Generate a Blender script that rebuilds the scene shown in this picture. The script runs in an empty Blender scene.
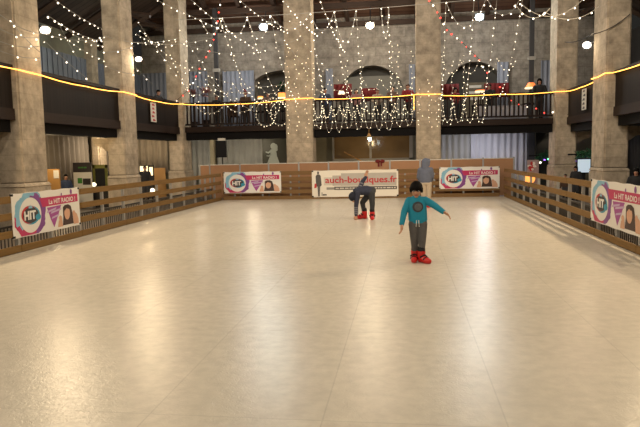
import bpy, bmesh, math, random
from mathutils import Vector, Matrix, Euler
random.seed(7)
SC = bpy.context.scene
COL = SC.collection
PI = math.pi
V = Vector

# ------------------------------------------------------------------ camera
F = 620.0
EYE = V((0, 0, 1.7))
_d = V(((404-320)/F, (153-213.5)/F, 1.0)).normalized()
_h = V((1, -0.019, 0))
_up = _h.cross(_d).normalized()
if _up.y > 0: _up = -_up
_rt = _d.cross(_up).normalized()
if _rt.x < 0: _rt = -_rt
MW = Matrix((_rt, _d, _up))            # image axes -> world axes
def ray(px, py): return MW @ V(((px-320)/F, (py-213.5)/F, 1.0))
def at(px, py, Y):
    r = ray(px, py); return EYE + r*(Y/r.y)
def atx(px, py, X):
    r = ray(px, py); return EYE + r*(X/r.x)
cam = bpy.data.cameras.new('camera'); cam_o = bpy.data.objects.new('camera', cam); COL.objects.link(cam_o)
cx, cy, cz = MW @ V((1,0,0)), MW @ V((0,-1,0)), MW @ V((0,0,-1))
cam_o.matrix_world = Matrix(((cx.x,cy.x,cz.x,EYE.x),(cx.y,cy.y,cz.y,EYE.y),(cx.z,cy.z,cz.z,EYE.z),(0,0,0,1)))
cam.sensor_width = 36; cam.lens = F/640*36; cam.clip_end = 200
SC.camera = cam_o

# ------------------------------------------------------------------ materials
def newmat(name):
    m = bpy.data.materials.new(name); m.use_nodes = True
    nt = m.node_tree; return m, nt, nt.nodes['Principled BSDF']
def mat(name, rgb, rough=.6, var=.15, scale=8, bump=0, metal=0, stretch=None, alpha=None, spec=None):
    m, nt, b = newmat(name); N, L = nt.nodes, nt.links
    b.inputs['Roughness'].default_value = rough; b.inputs['Metallic'].default_value = metal
    if spec is not None: b.inputs['Specular IOR Level'].default_value = spec
    tc = N.new('ShaderNodeTexCoord'); mp = N.new('ShaderNodeMapping')
    L.new(tc.outputs['Object'], mp.inputs[0])
    if stretch: mp.inputs['Scale'].default_value = stretch
    nz = N.new('ShaderNodeTexNoise'); nz.inputs['Scale'].default_value = scale; nz.inputs['Detail'].default_value = 5
    L.new(mp.outputs[0], nz.inputs['Vector'])
    mx = N.new('ShaderNodeMix'); mx.data_type = 'RGBA'
    mx.inputs[6].default_value = (*[c*(1-var) for c in rgb], 1); mx.inputs[7].default_value = (*[min(1, c*(1+var)) for c in rgb], 1)
    L.new(nz.outputs[0], mx.inputs[0]); L.new(mx.outputs[2], b.inputs['Base Color'])
    if bump:
        bp = N.new('ShaderNodeBump'); bp.inputs['Strength'].default_value = bump; bp.inputs['Distance'].default_value = .01
        L.new(nz.outputs[0], bp.inputs['Height']); L.new(bp.outputs[0], b.inputs['Normal'])
    if alpha is not None: b.inputs['Alpha'].default_value = alpha
    return m
def glow(name, rgb, strength, sample=True):
    m, nt, b = newmat(name)
    b.inputs['Base Color'].default_value = (*rgb, 1)
    b.inputs['Emission Color'].default_value = (*rgb, 1); b.inputs['Emission Strength'].default_value = strength
    if not sample: m.cycles.emission_sampling = 'NONE'
    return m
def stone(name, rgb, w=.8, h=.36, mortar=.62, var=.28):
    m, nt, b = newmat(name); N, L = nt.nodes, nt.links
    b.inputs['Roughness'].default_value = .9
    tc = N.new('ShaderNodeTexCoord'); sx = N.new('ShaderNodeSeparateXYZ'); L.new(tc.outputs['Object'], sx.inputs[0])
    ad = N.new('ShaderNodeMath'); L.new(sx.outputs[0], ad.inputs[0]); L.new(sx.outputs[1], ad.inputs[1])
    cb = N.new('ShaderNodeCombineXYZ'); L.new(ad.outputs[0], cb.inputs[0]); L.new(sx.outputs[2], cb.inputs[1])
    br = N.new('ShaderNodeTexBrick'); L.new(cb.outputs[0], br.inputs['Vector'])
    br.inputs['Scale'].default_value = 1; br.inputs['Brick Width'].default_value = w; br.inputs['Row Height'].default_value = h
    br.inputs['Mortar Size'].default_value = .012; br.inputs['Mortar Smooth'].default_value = .6
    br.inputs['Color1'].default_value = (*[c*.92 for c in rgb], 1); br.inputs['Color2'].default_value = (*[c*1.07 for c in rgb], 1)
    br.inputs['Mortar'].default_value = (*[c*mortar for c in rgb], 1)
    nz = N.new('ShaderNodeTexNoise'); nz.inputs['Scale'].default_value = 2.6; nz.inputs['Detail'].default_value = 9; nz.inputs['Roughness'].default_value = .7
    L.new(tc.outputs['Object'], nz.inputs['Vector'])
    rp = N.new('ShaderNodeMapRange'); rp.inputs[1].default_value = .3; rp.inputs[2].default_value = .7
    rp.inputs[3].default_value = 1-var; rp.inputs[4].default_value = 1+var
    L.new(nz.outputs[0], rp.inputs[0])
    mx = N.new('ShaderNodeMix'); mx.data_type = 'RGBA'; mx.blend_type = 'MULTIPLY'; mx.inputs[0].default_value = 1
    L.new(br.outputs[0], mx.inputs[6]); L.new(rp.outputs[0], mx.inputs[7])
    L.new(mx.outputs[2], b.inputs['Base Color'])
    bp = N.new('ShaderNodeBump'); bp.inputs['Strength'].default_value = .5; bp.inputs['Distance'].default_value = .02
    L.new(nz.outputs[0], bp.inputs['Height']); L.new(bp.outputs[0], b.inputs['Normal'])
    return m
def planks(name, rgb, axis, pitch, rough=.7, groove=.35, var=.3):
    """boards: grooves every `pitch` along the given object axis, grain across it"""
    m, nt, b = newmat(name); N, L = nt.nodes, nt.links
    b.inputs['Roughness'].default_value = rough; b.inputs['Specular IOR Level'].default_value = .2
    tc = N.new('ShaderNodeTexCoord'); sx = N.new('ShaderNodeSeparateXYZ'); L.new(tc.outputs['Object'], sx.inputs[0])
    dv = N.new('ShaderNodeMath'); dv.operation = 'DIVIDE'; dv.inputs[1].default_value = pitch; L.new(sx.outputs[axis], dv.inputs[0])
    fr = N.new('ShaderNodeMath'); fr.operation = 'FRACT'; L.new(dv.outputs[0], fr.inputs[0])
    gt = N.new('ShaderNodeMath'); gt.operation = 'GREATER_THAN'; gt.inputs[1].default_value = .1; L.new(fr.outputs[0], gt.inputs[0])
    fl = N.new('ShaderNodeMath'); fl.operation = 'FLOOR'; L.new(dv.outputs[0], fl.inputs[0])
    wn = N.new('ShaderNodeTexWhiteNoise'); wn.noise_dimensions = '1D'; L.new(fl.outputs[0], wn.inputs['W'])
    nz = N.new('ShaderNodeTexNoise'); nz.inputs['Scale'].default_value = 5; nz.inputs['Detail'].default_value = 6
    L.new(tc.outputs['Object'], nz.inputs['Vector'])
    a = N.new('ShaderNodeMath'); a.operation = 'ADD'; L.new(wn.outputs[0], a.inputs[0]); L.new(nz.outputs[0], a.inputs[1])
    r = N.new('ShaderNodeMapRange'); r.inputs[1].default_value = .2; r.inputs[2].default_value = 1.8; r.inputs[3].default_value = 1-var; r.inputs[4].default_value = 1+var
    L.new(a.outputs[0], r.inputs[0])
    g = N.new('ShaderNodeMapRange'); g.inputs[3].default_value = groove; g.inputs[4].default_value = 1; L.new(gt.outputs[0], g.inputs[0])
    mu = N.new('ShaderNodeMath'); mu.operation = 'MULTIPLY'; L.new(r.outputs[0], mu.inputs[0]); L.new(g.outputs[0], mu.inputs[1])
    mx = N.new('ShaderNodeMix'); mx.data_type = 'RGBA'; mx.blend_type = 'MULTIPLY'; mx.inputs[0].default_value = 1
    mx.inputs[6].default_value = (*rgb, 1); L.new(mu.outputs[0], mx.inputs[7]); L.new(mx.outputs[2], b.inputs['Base Color'])
    return m
def wood(name, rgb, long_axis, rough=.6, var=.35):
    st = [14, 14, 14]; st[long_axis] = .8
    return mat(name, rgb, rough, var, 2.2, .15, stretch=tuple(st), spec=.2)

def rink_mat():
    m, nt, b = newmat('rink_panels'); N, L = nt.nodes, nt.links
    tc = N.new('ShaderNodeTexCoord'); mp = N.new('ShaderNodeMapping'); L.new(tc.outputs['Object'], mp.inputs[0])
    mp.inputs['Location'].default_value = (-.63, .2, 0)
    br = N.new('ShaderNodeTexBrick'); L.new(mp.outputs[0], br.inputs['Vector']); br.offset = 0
    br.inputs['Scale'].default_value = 1; br.inputs['Brick Width'].default_value = 1.16; br.inputs['Row Height'].default_value = 2.0
    br.inputs['Mortar Size'].default_value = .006; br.inputs['Mortar Smooth'].default_value = .3
    c = (.66, .60, .50)
    br.inputs['Color1'].default_value = (*[k*.985 for k in c], 1); br.inputs['Color2'].default_value = (*[k*1.015 for k in c], 1)
    br.inputs['Mortar'].default_value = (*[k*.87 for k in c], 1)
    n1 = N.new('ShaderNodeTexNoise'); n1.inputs['Scale'].default_value = .55; n1.inputs['Detail'].default_value = 8; n1.inputs['Roughness'].default_value = .62
    n2 = N.new('ShaderNodeTexNoise'); n2.inputs['Scale'].default_value = 9; n2.inputs['Detail'].default_value = 6
    for n in (n1, n2): L.new(tc.outputs['Object'], n.inputs['Vector'])
    r1 = N.new('ShaderNodeMapRange'); r1.inputs[1].default_value=.2; r1.inputs[2].default_value=.8; r1.inputs[3].default_value = .87; r1.inputs[4].default_value = 1.06; L.new(n1.outputs[0], r1.inputs[0])
    r2 = N.new('ShaderNodeMapRange'); r2.inputs[1].default_value=.3; r2.inputs[2].default_value=.7; r2.inputs[3].default_value = .91; r2.inputs[4].default_value = 1.06; L.new(n2.outputs[0], r2.inputs[0])
    mu = N.new('ShaderNodeMath'); mu.operation = 'MULTIPLY'; L.new(r1.outputs[0], mu.inputs[0]); L.new(r2.outputs[0], mu.inputs[1])
    mx = N.new('ShaderNodeMix'); mx.data_type = 'RGBA'; mx.blend_type = 'MULTIPLY'; mx.inputs[0].default_value = 1
    L.new(br.outputs[0], mx.inputs[6]); L.new(mu.outputs[0], mx.inputs[7]); L.new(mx.outputs[2], b.inputs['Base Color'])
    # skate scratches and worn gloss
    n3 = N.new('ShaderNodeTexNoise'); n3.inputs['Scale'].default_value = 22; n3.inputs['Detail'].default_value = 9; n3.inputs['Distortion'].default_value = 1.4
    L.new(tc.outputs['Object'], n3.inputs['Vector'])
    b.inputs['Roughness'].default_value = .27
    bp = N.new('ShaderNodeBump'); bp.inputs['Strength'].default_value = .42; bp.inputs['Distance'].default_value = .006
    L.new(n3.outputs[0], bp.inputs['Height']); L.new(bp.outputs[0], b.inputs['Normal'])
    b.inputs['Specular IOR Level'].default_value = .19
    return m

M = dict(
    rink=rink_mat(),
    hallfloor=mat('hall_floor', (.10,.075,.055), .5, .3, 3),
    stone=stone('pillar_stone', (.46,.375,.275), .82, .37, .84, .40),
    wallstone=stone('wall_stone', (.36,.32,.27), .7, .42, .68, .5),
    sidestone=mat('aisle_plaster', (.22,.22,.17), .9, .4, 1.6, .3),
    darkwall=mat('dark_wall', (.045,.042,.04), .9, .3, 2),
    frontwall=mat('entrance_wall', (.35,.30,.24), .9, .3, 1),
    roof=planks('roof_boards', (.14,.075,.05), 1, .28),
    roofside=planks('aisle_roof_boards', (.07,.05,.04), 1, .3),
    beam=wood('roof_beam', (.07,.045,.033), 0),
    fence=wood('fence_wood', (.205,.115,.036), 1),
    fencex=wood('fence_wood_back', (.185,.105,.042), 0),
    steel=mat('galvanised_steel', (.42,.42,.42), .4, .1, 20, 0, .6),
    grille=mat('dull_grille', (.07,.066,.06), .5, .1, 20, 0, .3),
    panel=mat('brown_panel', (.40,.205,.10), .55, .12, 3),
    paleedge=mat('pale_edge', (.72,.68,.6), .5, .06),
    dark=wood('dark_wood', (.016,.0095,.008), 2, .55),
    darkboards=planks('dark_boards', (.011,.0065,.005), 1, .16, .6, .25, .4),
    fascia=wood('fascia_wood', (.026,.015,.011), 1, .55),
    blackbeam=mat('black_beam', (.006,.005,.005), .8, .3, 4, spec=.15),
    white=mat('white_sheet', (.80,.77,.72), .45, .03, 4),
    cream=mat('cream_sheet', (.80,.74,.64), .45, .03, 4),
    black=mat('black_plastic', (.008,.008,.009), .6, .2, 20, spec=.25),
    speakerblack=mat('speaker_black', (.006,.006,.007), .7, .2, 40, spec=.2),
    curtain=mat('grey_curtain', (.56,.56,.54), .85, .1, 3),
    curtaintan=mat('taupe_curtain', (.27,.235,.20), .85, .1, 3),
    curtainwhite=mat('white_curtain', (.74,.75,.82), .85, .06, 3),
    drape=mat('blue_grey_drape', (.36,.39,.47), .8, .1, 3),
    sheetmetal=mat('blue_grey_cladding', (.19,.215,.27), .5, .12, 2),
    post=mat('grey_post', (.05,.05,.055), .5, .2, 6),
    cream_post=mat('cream_post', (.50,.44,.30), .7, .1, 6),
    wire=mat('lamp_wire', (.42,.40,.36), .6, .1, 20),
    darkwire=mat('dark_wire', (.02,.02,.02), .6, .1, 20),
    red=mat('red_plastic', (.55,.012,.010), .35, .15, 10),
    redcloth=mat('red_cloth', (.15,.008,.009), .8, .25, 9),
    skin=mat('skin', (.52,.28,.18), .55, .06, 8),
    skin2=mat('skin_shade', (.45,.23,.15), .55, .06, 8),
    hair=mat('black_hair', (.005,.004,.0036), .7, .5, 40, .4, spec=.1),
    brownhair=mat('brown_hair', (.045,.022,.012), .5, .4, 30, .3),
    lip=mat('lips', (.42,.12,.10), .5, .05),
    eye=mat('eye_white', (.7,.68,.65), .3, .03), iris=mat('iris', (.02,.012,.008), .3, .1),
    teal=mat('teal_knit', (.010,.235,.36), .85, .14, 30, .3),
    emblem=mat('dark_emblem', (.035,.045,.055), .7, .6, 22), emblem2=mat('emblem_grey', (.10,.115,.125), .7, .4, 30),
    greytrouser=mat('charcoal_trousers', (.095,.09,.088), .85, .25, 18, .3),
    darktrouser=mat('dark_trousers', (.035,.036,.040), .85, .25, 18, .3),
    beigetrouser=mat('beige_trousers', (.42,.34,.25), .85, .12, 14, .3),
    hoodie=mat('blue_grey_hoodie', (.105,.118,.165), .9, .18, 16, .3),
    navy=mat('navy_knit', (.012,.014,.026), .9, .3, 40, .4),
    stripe=mat('grey_stripe', (.17,.17,.20), .85, .15, 20),
    jacket=mat('slate_jacket', (.026,.030,.055), .85, .4, 18, .3),
    cordwhite=mat('white_cord', (.75,.74,.7), .7, .05),
    blade=mat('blade_steel', (.6,.6,.6), .25, .05, 10, 0, 1),
    magenta=mat('magenta_print', (.50,.022,.11), .45, .08), purple=mat('purple_print', (.21,.055,.26), .45, .2, 5),
    blue=mat('sky_blue_print', (.22,.46,.62), .45, .2, 6), cyan=mat('cyan_print', (.03,.30,.45), .45, .1),
    ink=mat('dark_print', (.035,.028,.032), .5, .1), redprint=mat('red_print', (.50,.03,.035), .5, .08),
    violet=mat('violet_print', (.36,.07,.30), .5, .25, 12), lilac=mat('lilac_print', (.55,.40,.60), .5, .1),
    printskin=mat('skin_print', (.66,.37,.24), .5, .12, 8), printhair=mat('hair_print', (.05,.022,.018), .5, .3, 30),
    greyprint=mat('grey_print', (.30,.28,.25), .5, .15, 6), greyprint2=mat('mid_grey_print', (.47,.43,.38), .5, .1, 5),
    greyprint3=mat('light_grey_print', (.62,.575,.50), .5, .06, 5), smoke=mat('charcoal_print', (.085,.075,.07), .5, .2, 9),
    tan=mat('tan_board', (.50,.27,.09), .6, .12, 3), green=mat('green_print', (.06,.25,.04), .6, .3, 14),
    foliage=mat('tinsel_green', (.015,.09,.035), .7, .5, 40), olive=mat('olive_frame', (.30,.30,.07), .6, .2, 6),
    glass=mat('dark_glass', (.06,.045,.03), .12, .3, 3), sill=mat('pale_frame', (.42,.40,.36), .5, .1),
    silhouette=mat('frosted_decal', (.48,.52,.48), .6, .06), greencloth=mat('dark_green_cloth', (.05,.10,.07), .8, .3, 5),
    lampfar=glow('small_warm_bulb', (1.0,.85,.58), 3.0, False), lampbulb=glow('warm_bulb', (1.0,.86,.66), 4, False), redbulb=glow('red_bulb', (1.0,.06,.04), 3, False),
    bluebulb=glow('blue_bulb', (.35,.35,1.0), 8, False), rope=glow('amber_rope', (1.0,.43,.07), 4.2),
    floodwarm=glow('warm_flood', (1.0,.80,.52), 32), floodcool=glow('cool_flood', (.86,1.0,.98), 38), floodsoft=glow('soft_flood', (1.0,.86,.68), 6), flooddim=glow('dim_flood', (1.0,.9,.78), 4),
    shadeglow=glow('lit_shade', (1.0,.22,.05), 1.2), lantern=glow('lit_lantern', (1.0,.33,.07), 1.6),
    globe=glow('lit_globe', (1.0,.86,.58), 3), warmwin=glow('lit_panel', (1.0,.78,.46), 1.6), screen=glow('lit_screen', (.55,.68,.80), .55),
    purplebulb=glow('purple_bulb', (.35,.12,1.0), 3, False), greenbulb=glow('green_bulb', (.2,1.0,.5), 3, False),
)

# ------------------------------------------------------------------ builders
ORG = {}                                # object -> its origin in the builder's frame
def box(bm, x0, x1, y0, y1, z0, z1, bev=0):
    r = bmesh.ops.create_cube(bm, size=1)
    bmesh.ops.transform(bm, matrix=Matrix.Translation(((x0+x1)/2,(y0+y1)/2,(z0+z1)/2)) @ Matrix.Diagonal((x1-x0,y1-y0,z1-z0,1)), verts=r['verts'])
    if bev:
        es = list({e for v in r['verts'] for e in v.link_edges})
        bmesh.ops.bevel(bm, geom=es, offset=bev, segments=2, affect='EDGES')
def cyl(bm, p, q, r0, r1=None, seg=12, caps=True):
    p, q = V(p), V(q); r1 = r0 if r1 is None else r1
    d = q-p; L = d.length
    if L < 1e-6: return
    mt = Matrix.Translation((p+q)/2) @ d.to_track_quat('Z','Y').to_matrix().to_4x4()
    bmesh.ops.create_cone(bm, cap_ends=caps, segments=seg, radius1=r0, radius2=r1, depth=L, matrix=mt)
def ell(bm, c, r, rot=None, sub=3):
    mt = Matrix.Translation(V(c)) @ (rot.to_4x4() if rot else Matrix()) @ Matrix.Diagonal((r[0], r[1], r[2], 1))
    return bmesh.ops.create_icosphere(bm, subdivisions=sub, radius=1, matrix=mt)['verts']
def limb(bm, pts, rad, sub=2):
    for i, p in enumerate(pts):
        ell(bm, p, (rad[i],)*3, sub=sub)
        if i: cyl(bm, pts[i-1], p, rad[i-1], rad[i], 14)
def tube(bm, pts, r, seg=5):
    pts = [V(p) for p in pts]; rings = []
    for i, p in enumerate(pts):
        t = (pts[min(i+1,len(pts)-1)] - pts[max(i-1,0)]).normalized()
        a = t.cross(V((0,0,1)));  a = a.normalized() if a.length > 1e-3 else V((1,0,0))
        b = t.cross(a).normalized()
        rings.append([bm.verts.new(p + a*math.cos(2*PI*k/seg)*r + b*math.sin(2*PI*k/seg)*r) for k in range(seg)])
    for A, B in zip(rings, rings[1:]):
        for k in range(seg): bm.faces.new((A[k], A[(k+1)%seg], B[(k+1)%seg], B[k]))
    for R in (rings[0], rings[-1]): bm.faces.new(R)
def poly(bm, pts, y, mi=0, th=.002):
    """flat print: polygon in x,z facing -y with a film's thickness"""
    a = [bm.verts.new((p[0], y, p[1])) for p in pts]
    f = bm.faces.new(a); f.material_index = mi
    f.normal_update()
    if f.normal.y > 0: f.normal_flip()
def oval(bm, c, rx, rz, y, mi=0, n=40, a0=0, a1=2*PI):
    poly(bm, [(c[0]+rx*math.cos(a0+(a1-a0)*k/n), c[1]+rz*math.sin(a0+(a1-a0)*k/n)) for k in range(n)], y, mi)
def setprops(o, label, cat, group=None, kind=None):
    if label: o['label'] = label
    if cat: o['category'] = cat
    if group: o['group'] = group
    if kind: o['kind'] = kind
def root(name, loc, label, cat, group=None, rot=0):
    o = bpy.data.objects.new(name, None); COL.objects.link(o); o.location = loc; o.rotation_euler = (0,0,rot) if not isinstance(rot, tuple) else rot
    o.empty_display_size = .1
    setprops(o, label, cat, group); ORG[o] = V(loc); return o
def add(name, bm, mats, parent=None, local=False, smooth=False, label=None):
    """link a bmesh as one mesh object; world-built parts are moved into their parent's frame"""
    o_off = V((0,0,0)) if (local or parent is None) else ORG[parent]
    if o_off.length: bmesh.ops.translate(bm, verts=bm.verts, vec=-o_off)
    me = bpy.data.meshes.new(name); bm.normal_update(); bm.to_mesh(me); bm.free()
    for m in (mats if isinstance(mats, (list, tuple)) else [mats]): me.materials.append(m)
    if smooth:
        for p in me.polygons: p.use_smooth = True
    o = bpy.data.objects.new(name, me); COL.objects.link(o); o.parent = parent
    ORG[o] = o_off.copy()
    if label: o['label'] = label
    return o
def addme(name, me, parent, loc=(0,0,0), label=None):
    o = bpy.data.objects.new(name, me); COL.objects.link(o); o.parent = parent; o.location = loc
    if label: o['label'] = label
    return o
def struct(name, bm, m, smooth=False):
    """setting, with its origin at its own middle"""
    o = add(name, bm, m, smooth=smooth); o['kind'] = 'structure'; return o
def single(name, bm, m, label, cat, group=None, smooth=False, kind=None):
    """a thing that is one mesh: origin put at the middle of its base"""
    bm.verts.ensure_lookup_table()
    xs = [v.co for v in bm.verts]
    c = V(((min(p.x for p in xs)+max(p.x for p in xs))/2, (min(p.y for p in xs)+max(p.y for p in xs))/2, min(p.z for p in xs)))
    bmesh.ops.translate(bm, verts=bm.verts, vec=-c)
    o = add(name, bm, m, smooth=smooth); o.location = c; setprops(o, label, cat, group, kind); return o
def B(): return bmesh.new()
def B_box(*a, **k):
    b = B(); box(b, *a, **k); return b
def B_cyl(*a, **k):
    b = B(); cyl(b, *a, **k); return b
def B_ell(*a, **k):
    b = B(); ell(b, *a, **k); return b
def B_tube(*a, **k):
    b = B(); tube(b, *a, **k); return b
def fused(bm, voxel, it=3, cut=None):
    """fuse overlapping shapes into one continuous surface; returns a bmesh"""
    me = bpy.data.meshes.new('tmp'); bm.to_mesh(me); bm.free()
    o = bpy.data.objects.new('tmp', me); COL.objects.link(o)
    md = o.modifiers.new('r', 'REMESH'); md.mode = 'VOXEL'; md.voxel_size = voxel
    bpy.context.view_layer.update()
    me2 = bpy.data.meshes.new_from_object(o.evaluated_get(bpy.context.evaluated_depsgraph_get()))
    bpy.data.objects.remove(o); bpy.data.meshes.remove(me)
    b = B(); b.from_mesh(me2); bpy.data.meshes.remove(me2)
    for _ in range(it): bmesh.ops.smooth_vert(b, verts=b.verts, factor=.5, use_axis_x=True, use_axis_y=True, use_axis_z=True)
    return b
def text_bm(s, x0, x1, z0, z1, y, bold=0.0, shear=0):
    cu = bpy.data.curves.new('t', 'FONT'); cu.body = s; cu.offset = bold; cu.shear = shear; cu.resolution_u = 3
    o = bpy.data.objects.new('t', cu); COL.objects.link(o); bpy.context.view_layer.update()
    me = bpy.data.meshes.new_from_object(o.evaluated_get(bpy.context.evaluated_depsgraph_get()))
    bpy.data.objects.remove(o); bpy.data.curves.remove(cu)
    b = B(); b.from_mesh(me); bpy.data.meshes.remove(me)
    X = [v.co.x for v in b.verts]; Z = [v.co.y for v in b.verts]
    for v in b.verts:
        v.co = V((x0+(v.co.x-min(X))/(max(X)-min(X))*(x1-x0), y, z0+(v.co.y-min(Z))/(max(Z)-min(Z))*(z1-z0)))
    b.normal_update()
    return b
def merge(bm, other, mi=0):
    mp = {v: bm.verts.new(v.co) for v in other.verts}
    for f in other.faces:
        try:
            g = bm.faces.new([mp[v] for v in f.verts]); g.material_index = mi
        except ValueError: pass
    other.free()
ORD = ['first','second','third','fourth','fifth','sixth','seventh','eighth','ninth','tenth','eleventh','twelfth','thirteenth','fourteenth','fifteenth','sixteenth']

# ------------------------------------------------------------------ the setting
BSL = .65/10.7; BANG = math.atan(BSL)
def fy(x): return 23.41 + (x+7.05)*BSL           # back fence line
b = B(); vs = [b.verts.new(p) for p in ((-7.03,-4,0),(3.72,-4,0),(3.72,fy(3.72)+.02,0),(-7.03,fy(-7.03)+.02,0))]
f = b.faces.new(vs); r = bmesh.ops.extrude_face_region(b, geom=[f]); bmesh.ops.translate(b, verts=[v for v in r['geom'] if isinstance(v, bmesh.types.BMVert)], vec=(0,0,-.02)); bmesh.ops.recalc_face_normals(b, faces=b.faces)
struct('floor_rink', b, M['rink'])
struct('floor_hall', B_box(-13,9.8,-6.2,30.9,-.12,-.02), M['hallfloor'])
struct('wall_left', B_box(-13.1,-12.9,-6.2,30.9,-.02,6.7), M['sidestone'])
struct('wall_right', B_box(9.6,9.8,-6.2,30.9,-.02,6.7), M['darkwall'])
struct('wall_front', B_box(-12.9,9.6,-6.2,-6,-.02,10), M['frontwall'])

# back wall with three arched openings on the gallery floor
ARCH = [(-7.2,-4.75,4.9,5.8), (-3.1,.1,4.25,5.86), (1.85,4.7,4.3,5.86)]
def arch_z(x):
    for i, (a, c, zs, zt) in enumerate(ARCH):
        if a <= x <= c:
            m_, h_ = (a+c)/2, (c-a)/2
            if i == 0: m_, h_ = -5.7, 1.75
            return zs + (zt-zs)*math.sqrt(max(0, 1-((x-m_)/h_)**2))
    return None
b = B(); xs = [-12.9]
for a, c, *_ in ARCH: xs += [a-.0001] + [a+(c-a)*k/28 for k in range(29)] + [c+.0001]
xs.append(9.6)
T = 8.15
for x0, x1 in zip(xs, xs[1:]):
    inside = arch_z((x0+x1)/2) is not None and x1-x0 > .01
    if x1-x0 < .01: 
        continue
    z0 = (arch_z(x0) or 2.9) if inside else 2.9; z1 = (arch_z(x1) or 2.9) if inside else 2.9
    q = [(x0,30,z0),(x1,30,z1),(x1,30,T),(x0,30,T)]
    b.faces.new([b.verts.new(p) for p in q])
    if inside: b.faces.new([b.verts.new(p) for p in ((x0,30,z0),(x0,30.7,z0),(x1,30.7,z1),(x1,30,z1))])
for a, c, zs, zt in ARCH:
    for x in (a, c): b.faces.new([b.verts.new(p) for p in ((x,30,2.9),(x,30.7,2.9),(x,30.7,arch_z(x) or zs),(x,30,arch_z(x) or zs))])
bmesh.ops.remove_doubles(b, verts=b.verts, dist=.0005)
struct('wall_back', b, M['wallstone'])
struct('wall_back_recess_panel', B_box(-3.1,.1,30.45,30.55,2.95,5.42), mat('recess_panel', (.26,.25,.215), .8, .2, 2))  # stops below the arch crown; the dark recess above stands in for shade
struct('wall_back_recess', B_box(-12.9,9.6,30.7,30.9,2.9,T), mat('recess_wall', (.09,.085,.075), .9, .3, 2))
struct('wall_back_ground_floor', B_box(-12.9,9.6,29.6,29.8,-.02,2.75), mat('ground_wall', (.30,.27,.19), .9, .3, 2))
struct('ceiling', B_box(-12.9,9.6,-6.2,25.2,9.8,9.95), M['darkwall'])
def slab(name, quad, m, th=.1):
    b = B(); b.faces.new([b.verts.new(p) for p in quad]); bmesh.ops.recalc_face_normals(b, faces=b.faces)
    r = bmesh.ops.extrude_face_region(b, geom=b.faces[:]); bmesh.ops.translate(b, verts=[v for v in r['geom'] if isinstance(v, bmesh.types.BMVert)], vec=(0,0,th))
    bmesh.ops.recalc_face_normals(b, faces=b.faces)
    return struct(name, b, m)
slab('ceiling_gallery', [(-12.9,24.8,9.75),(9.6,24.8,9.75),(9.6,30.9,7.85),(-12.9,30.9,7.85)], M['roof'])
slab('ceiling_left_aisle', [(-9.1,-6,8.6),(-9.1,26,8.6),(-13,26,6.55),(-13,-6,6.55)], M['roofside'])
slab('ceiling_right_aisle', [(5.8,-6,8.6),(5.8,26,8.6),(9.7,26,6.55),(9.7,-6,6.55)], M['roofside'])
# clerestory strips above the pillars
struct('wall_clerestory_left', B_box(-9.7,-9.2,-6,26,8.5,9.9), M['darkwall'])
struct('wall_clerestory_right', B_box(5.9,6.4,-6,26,8.5,9.9), M['darkwall'])
struct('wall_clerestory_back', B_box(-9.7,6.4,25.0,25.5,9.3,9.9), M['darkwall'])
n = 0
for k in range(14):                                  # rafters of the gallery roof
    x = -12.2 + k*1.6
    b = B(); box(b, -.08,.08, 0,5.9, -.22,0); bmesh.ops.transform(b, matrix=Matrix.Translation((x,25.2,9.6)) @ Matrix.Rotation(math.atan2(-1.9,6.1),4,'X'), verts=b.verts)
    struct('trim_%d' % (n := n+1), b, M['beam'])
for y, z in ((26.6,9.0),(28.2,8.45),(29.8,7.95)):
    struct('trim_%d' % (n := n+1), B_box(-12.8,9.5,y-.09,y+.09,z-.28,z-.06), M['beam'])
for s, xi, xo in ((-1,-9.4,-12.85), (1,6.1,9.55)):   # aisle roof beams and braces
    for y in (9,12,15,17.6,20.2,22.8,25.4):
        b = B(); cyl(b, (xi,y,8.3), (xo,y,6.35), .12, seg=4); cyl(b, (xi,y,7.0), (xi+(xo-xi)*.5,y,7.35), .09, seg=4)
        struct('trim_%d' % (n := n+1), b, M['beam'])
    b = B(); cyl(b, (xi+(xo-xi)*.45,-5,7.55), (xi+(xo-xi)*.45,29,7.55), .12, seg=4)
    struct('trim_%d' % (n := n+1), b, M['beam'])

# ------------------------------------------------------------------ pillars
def pillar(x0, x1, y0, y1, label, corbel=0):
    t = root('stone_pillar', ((x0+x1)/2, (y0+y1)/2, -.02), label, 'pillar', 'stone pillars around the rink')
    b = B(); box(b, x0,x1,y0,y1, 1.12, 9.0, .045); add('shaft', b, M['stone'], t)
    b = B(); box(b, x0-.045,x1+.045,y0-.045,y1+.045, -.02, 1.06, .03)
    o = x0-.045, x1+.045, y0-.045, y1+.045, 1.06
    lo = [b.verts.new(p) for p in ((o[0],o[2],o[4]),(o[1],o[2],o[4]),(o[1],o[3],o[4]),(o[0],o[3],o[4]))]
    hi = [b.verts.new(p) for p in ((x0,y0,1.14),(x1,y0,1.14),(x1,y1,1.14),(x0,y1,1.14))]
    for k in range(4): b.faces.new((lo[k], lo[(k+1)%4], hi[(k+1)%4], hi[k]))
    add('plinth', b, M['stone'], t)
    if corbel:
        xe = x1 if corbel > 0 else x0
        b = B(); ym = (y0+y1)/2
        pts = [(0,2.38),(.62,2.38),(.62,2.22),(.48,2.12),(.30,2.08),(.18,1.98),(0,1.9)]
        A = [b.verts.new((xe+corbel*p[0], ym-.3, p[1])) for p in pts]; C = [b.verts.new((xe+corbel*p[0], ym+.3, p[1])) for p in pts]
        b.faces.new(A); b.faces.new(C[::-1])
        for k in range(len(pts)): b.faces.new((A[k], C[k], C[(k+1)%len(pts)], A[(k+1)%len(pts)]))
        bmesh.ops.recalc_face_normals(b, faces=b.faces)
        add('corbel', b, M['stone'], t)
pillar(-9.75,-9.1,13.9,14.95, 'nearest stone pillar on the left behind the left banner')
pillar(-9.72,-9.1,19.5,20.5, 'middle stone pillar of the left row between two dark balconies', -1)
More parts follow.
